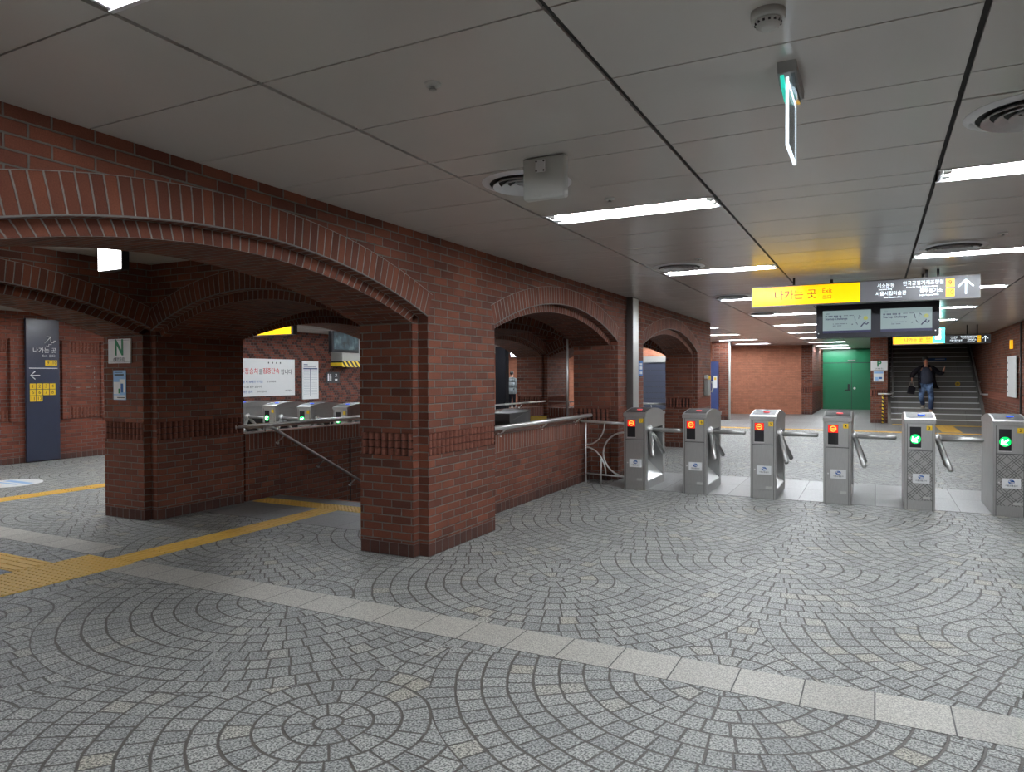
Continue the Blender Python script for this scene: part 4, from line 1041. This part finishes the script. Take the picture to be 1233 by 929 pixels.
# ---------------------------------------------------------------- people
def skin_mesh(name, verts, edges, radii, mat, parent, root=0, sub=1):
    me = bpy.data.meshes.new(name); me.from_pydata(verts, edges, []); o = bpy.data.objects.new(name, me); COL.objects.link(o)
    md = o.modifiers.new('s', 'SKIN'); md.use_smooth_shade = True
    for i, rr in enumerate(radii):
        sv = me.skin_vertices[0].data[i]; sv.radius = rr if isinstance(rr, tuple) else (rr, rr); sv.use_root = (i == root)
    sb = o.modifiers.new('u', 'SUBSURF'); sb.levels = sub; sb.render_levels = sub
    dg = bpy.context.evaluated_depsgraph_get(); dg.update()
    m2 = bpy.data.meshes.new_from_object(o.evaluated_get(dg)); bpy.data.objects.remove(o)
    m2.materials.clear(); m2.materials.append(M[mat]); m2.name = name
    for p in m2.polygons: p.use_smooth = True
    o = bpy.data.objects.new(name, m2); COL.objects.link(o); o.parent = parent
    return o
def chain(pts): return [(i, i+1) for i in range(len(pts)-1)]
def person(r, J, coat, shirt, trouser, bag=False, back=False):
    V = []; E = []; Rd = []
    def add(p, rad, to=None):
        V.append(tuple(p)); Rd.append(rad)
        if to is not None: E.append((to, len(V)-1))
        return len(V)-1
    pel = add(J['pelvis'], .10); ab = add(J['abdomen'], .095, pel); ch = add(J['chest'], .10, ab); nb = add(J['neckbase'], .06, ch)
    nk = add(J['neck'], .055, nb); hb = add(J['headlow'], .072, nk); hm = add(J['headmid'], .088, hb); ht = add(J['headtop'], .065, hm)
    f = -1 if not back else 1
    p = Vector(J['headmid']); add(p+Vector((0, f*.098, -.015)), .014, hm)
    for s in ('l', 'r'):
        hp = add(J['hip'+s], .095, pel); kn = add(J['knee'+s], .06, hp); an = add(J['ankle'+s], .042, kn)
        add(J['toe'+s], .03, an)
        sh = add(J['sho'+s], .04, ch); el = add(J['elb'+s], .042, sh); wr = add(J['wri'+s], .028, el); pm = add(J['palm'+s], .034, wr)
        wd = (Vector(J['palm'+s])-Vector(J['wri'+s])).normalized(); sd = Vector((0, 1, 0)) if abs(wd.y) < .7 else Vector((1, 0, 0))
        for k in range(4):
            base = Vector(J['palm'+s])+wd*.03+sd*(k-1.5)*.019; L = (.05, .062, .06, .045)[k]
            b0 = add(base, .0095, pm); b1 = add(base+wd*L*.6+Vector((0, f*.012, 0)), .0085, b0); add(base+wd*L+Vector((0, f*.03, 0)), .0075, b1)
        tb = add(Vector(J['palm'+s])-sd*.035-wd*.005, .011, pm); add(Vector(J['palm'+s])-sd*.05+wd*.035, .009, tb)
    skin_mesh('body', V, E, Rd, 'skin', r, sub=1)
    h = Vector(J['headmid'])
    b = MB(); b.ball((h.x, h.y-f*.022, h.z+.045), .098, .93, 1.0, .88, 16); b.build('hair', 'hair', r)
    if not back:
        b = MB()
        for s in (-1, 1): b.ball((h.x+s*.032, h.y+f*.082, h.z+.008), .012, n=8)
        b.build('eyes', 'ink', r)
        b = MB(); b.box(h.x-.026, h.x+.026, h.y+f*.09, h.y+f*.08, h.z-.052, h.z-.045); b.build('mouth', 'redink', r)
    # trousers
    V2 = [J['pelvis']]; R2 = [.135]; E2 = []
    for s in ('l', 'r'):
        k = len(V2); an = Vector(J['ankle'+s]); kn = Vector(J['knee'+s])
        V2 += [J['hip'+s], tuple((Vector(J['hip'+s])+kn)/2), J['knee'+s], tuple(an+(kn-an)*.08)]; R2 += [.108, .098, .078, .066]
        E2 += [(0, k), (k, k+1), (k+1, k+2), (k+2, k+3)]
    skin_mesh('trousers', V2, E2, R2, trouser, r)
    for s in ('l', 'r'):
        a, t_ = Vector(J['ankle'+s]), Vector(J['toe'+s]); d = (t_-a); d.z = 0; d.normalize(); heel = a-d*.05; heel.z = t_.z
        b = MB(); sd = d.cross(Vector((0, 0, 1)))
        pts = []
        for q, wdt, hgt in ((-.06, .034, .085), (.02, .042, .095), (.10, .048, .065), (.19, .043, .045), (.225, .02, .028)):
            c = Vector((a.x, a.y, t_.z-.035))+d*q
            pts.append([tuple(c-sd*wdt), tuple(c+sd*wdt), tuple(c+sd*wdt*.8+Vector((0, 0, hgt))), tuple(c-sd*wdt*.8+Vector((0, 0, hgt)))])
        base = len(b.v)
        for A, B in zip(pts, pts[1:]):
            for k in range(4): b.poly([A[k], A[(k+1) % 4], B[(k+1) % 4], B[k]], None, 0, True)
        b.poly(pts[0][::-1]); b.poly(pts[-1]); b.build('shoe', 'shoe', r)
    # shirt
    if shirt:
        skin_mesh('shirt', [J['pelvis'], J['abdomen'], J['chest'], J['neckbase']], [(0, 1), (1, 2), (2, 3)], [(.19, .16), (.19, .17), (.20, .175), (.085, .085)], shirt, r)
    # coat: open shell around the torso plus sleeves
    b = MB(); f_ = f; rows = J['coat']; n = 16; op = 0 if back else .135
    for (za, ra, ca), (zb, rb, cb) in zip(rows, rows[1:]):
        for k in range(n):
            t0, t1 = op+(1-2*op)*k/n, op+(1-2*op)*(k+1)/n
            def P(t_, z, rr, c): 
                ang = -PI/2+2*PI*t_ if not back else PI/2+2*PI*t_
                return (c[0]+rr[0]*math.cos(ang), c[1]+rr[1]*math.sin(ang), z)
            b.poly([P(t0, za, ra, ca), P(t1, za, ra, ca), P(t1, zb, rb, cb), P(t0, zb, rb, cb)], None, 0, True)
    o = b.build('coat', coat, r); sd_ = o.modifiers.new('t', 'SOLIDIFY'); sd_.thickness = .012
    for s in ('l', 'r'):
        skin_mesh('sleeve', [tuple((Vector(J['sho'+s])*.75+Vector(J['chest'])*.25)), J['sho'+s], J['elb'+s], tuple(Vector(J['wri'+s])*.92+Vector(J['elb'+s])*.08)], [(0, 1), (1, 2), (2, 3)], [.11, .098, .075, .062], coat, r)
st = (1.37, 25.03, 2*RI)
r = thing('person', 'man in open black jacket and blue jeans coming down the stairs', 'person', st)
J = dict(pelvis=(0, 0, .86), abdomen=(0, -.01, 1.03), chest=(-.005, -.01, 1.27), neckbase=(-.01, -.01, 1.45), neck=(-.015, -.02, 1.50), headlow=(-.02, -.035, 1.55), headmid=(-.025, -.035, 1.61), headtop=(-.03, -.025, 1.67),
    hipl=(-.09, 0, .82), kneel=(-.15, -.06, .50), anklel=(-.06, .16, .235), toel=(-.09, .04, .20), hipr=(.09, 0, .82), kneer=(.14, -.05, .46), ankler=(.115, -.01, .075), toer=(.12, -.13, .035),
    shol=(-.17, 0, 1.39), elbl=(-.36, .02, 1.21), wril=(-.385, -.04, 1.06), palml=(-.385, -.05, 1.0), shor=(.16, 0, 1.40), elbr=(.37, -.02, 1.19), wrir=(.45, -.12, 1.30), palmr=(.46, -.15, 1.36),
    coat=[(1.47, (.075, .075), (0, 0)), (1.43, (.16, .11), (0, 0)), (1.38, (.215, .14), (0, 0)), (1.25, (.225, .165), (.0, 0)), (1.05, (.225, .17), (.01, 0)), (.86, (.245, .185), (.035, 0)), (.76, (.275, .20), (.07, .02))])
person(r, J, 'jacket', 'tshirt', 'denim')
r = thing('handbag', 'black handbag hanging from the man\'s hand on the stairs', 'bag', (st[0]-.41, st[1]-.06, st[2]+.58))
b = MB(); b.prism([(-.11, .03), (.09, 0), (.13, .20), (.05, .26), (-.06, .26)], -.05, .05, 'y'); b.build('bag_body', 'jacket', r, bevel=.012)
b = MB(); b.tube([(-.05, 0, .25), (-.02, 0, .37), (.025, 0, .40), (.06, 0, .36), (.06, 0, .25)], .009, 8); b.build('handle', 'shoe', r)
st = (-14.55, 28.3, 0)
r = thing('person', 'distant person in a grey coat seen from behind through the second arch', 'person', st)
J = dict(pelvis=(0, 0, .90), abdomen=(0, 0, 1.06), chest=(0, 0, 1.28), neckbase=(0, 0, 1.45), neck=(0, 0, 1.50), headlow=(0, 0, 1.55), headmid=(0, 0, 1.61), headtop=(0, 0, 1.66),
    hipl=(-.09, 0, .86), kneel=(-.10, .02, .48), anklel=(-.10, 0, .075), toel=(-.10, .13, .035), hipr=(.09, 0, .86), kneer=(.10, .02, .48), ankler=(.10, 0, .075), toer=(.11, .13, .035),
    shol=(-.17, 0, 1.39), elbl=(-.24, -.02, 1.12), wril=(-.23, .06, .90), palml=(-.23, .08, .84), shor=(.17, 0, 1.39), elbr=(.24, -.02, 1.12), wrir=(.23, .06, .90), palmr=(.23, .08, .84),
    coat=[(1.46, (.07, .07), (0, 0)), (1.41, (.17, .11), (0, 0)), (1.25, (.21, .15), (0, 0)), (1.0, (.21, .15), (0, 0)), (.72, (.23, .17), (0, 0))])
person(r, J, 'greycoat', None, 'jacket', back=True)
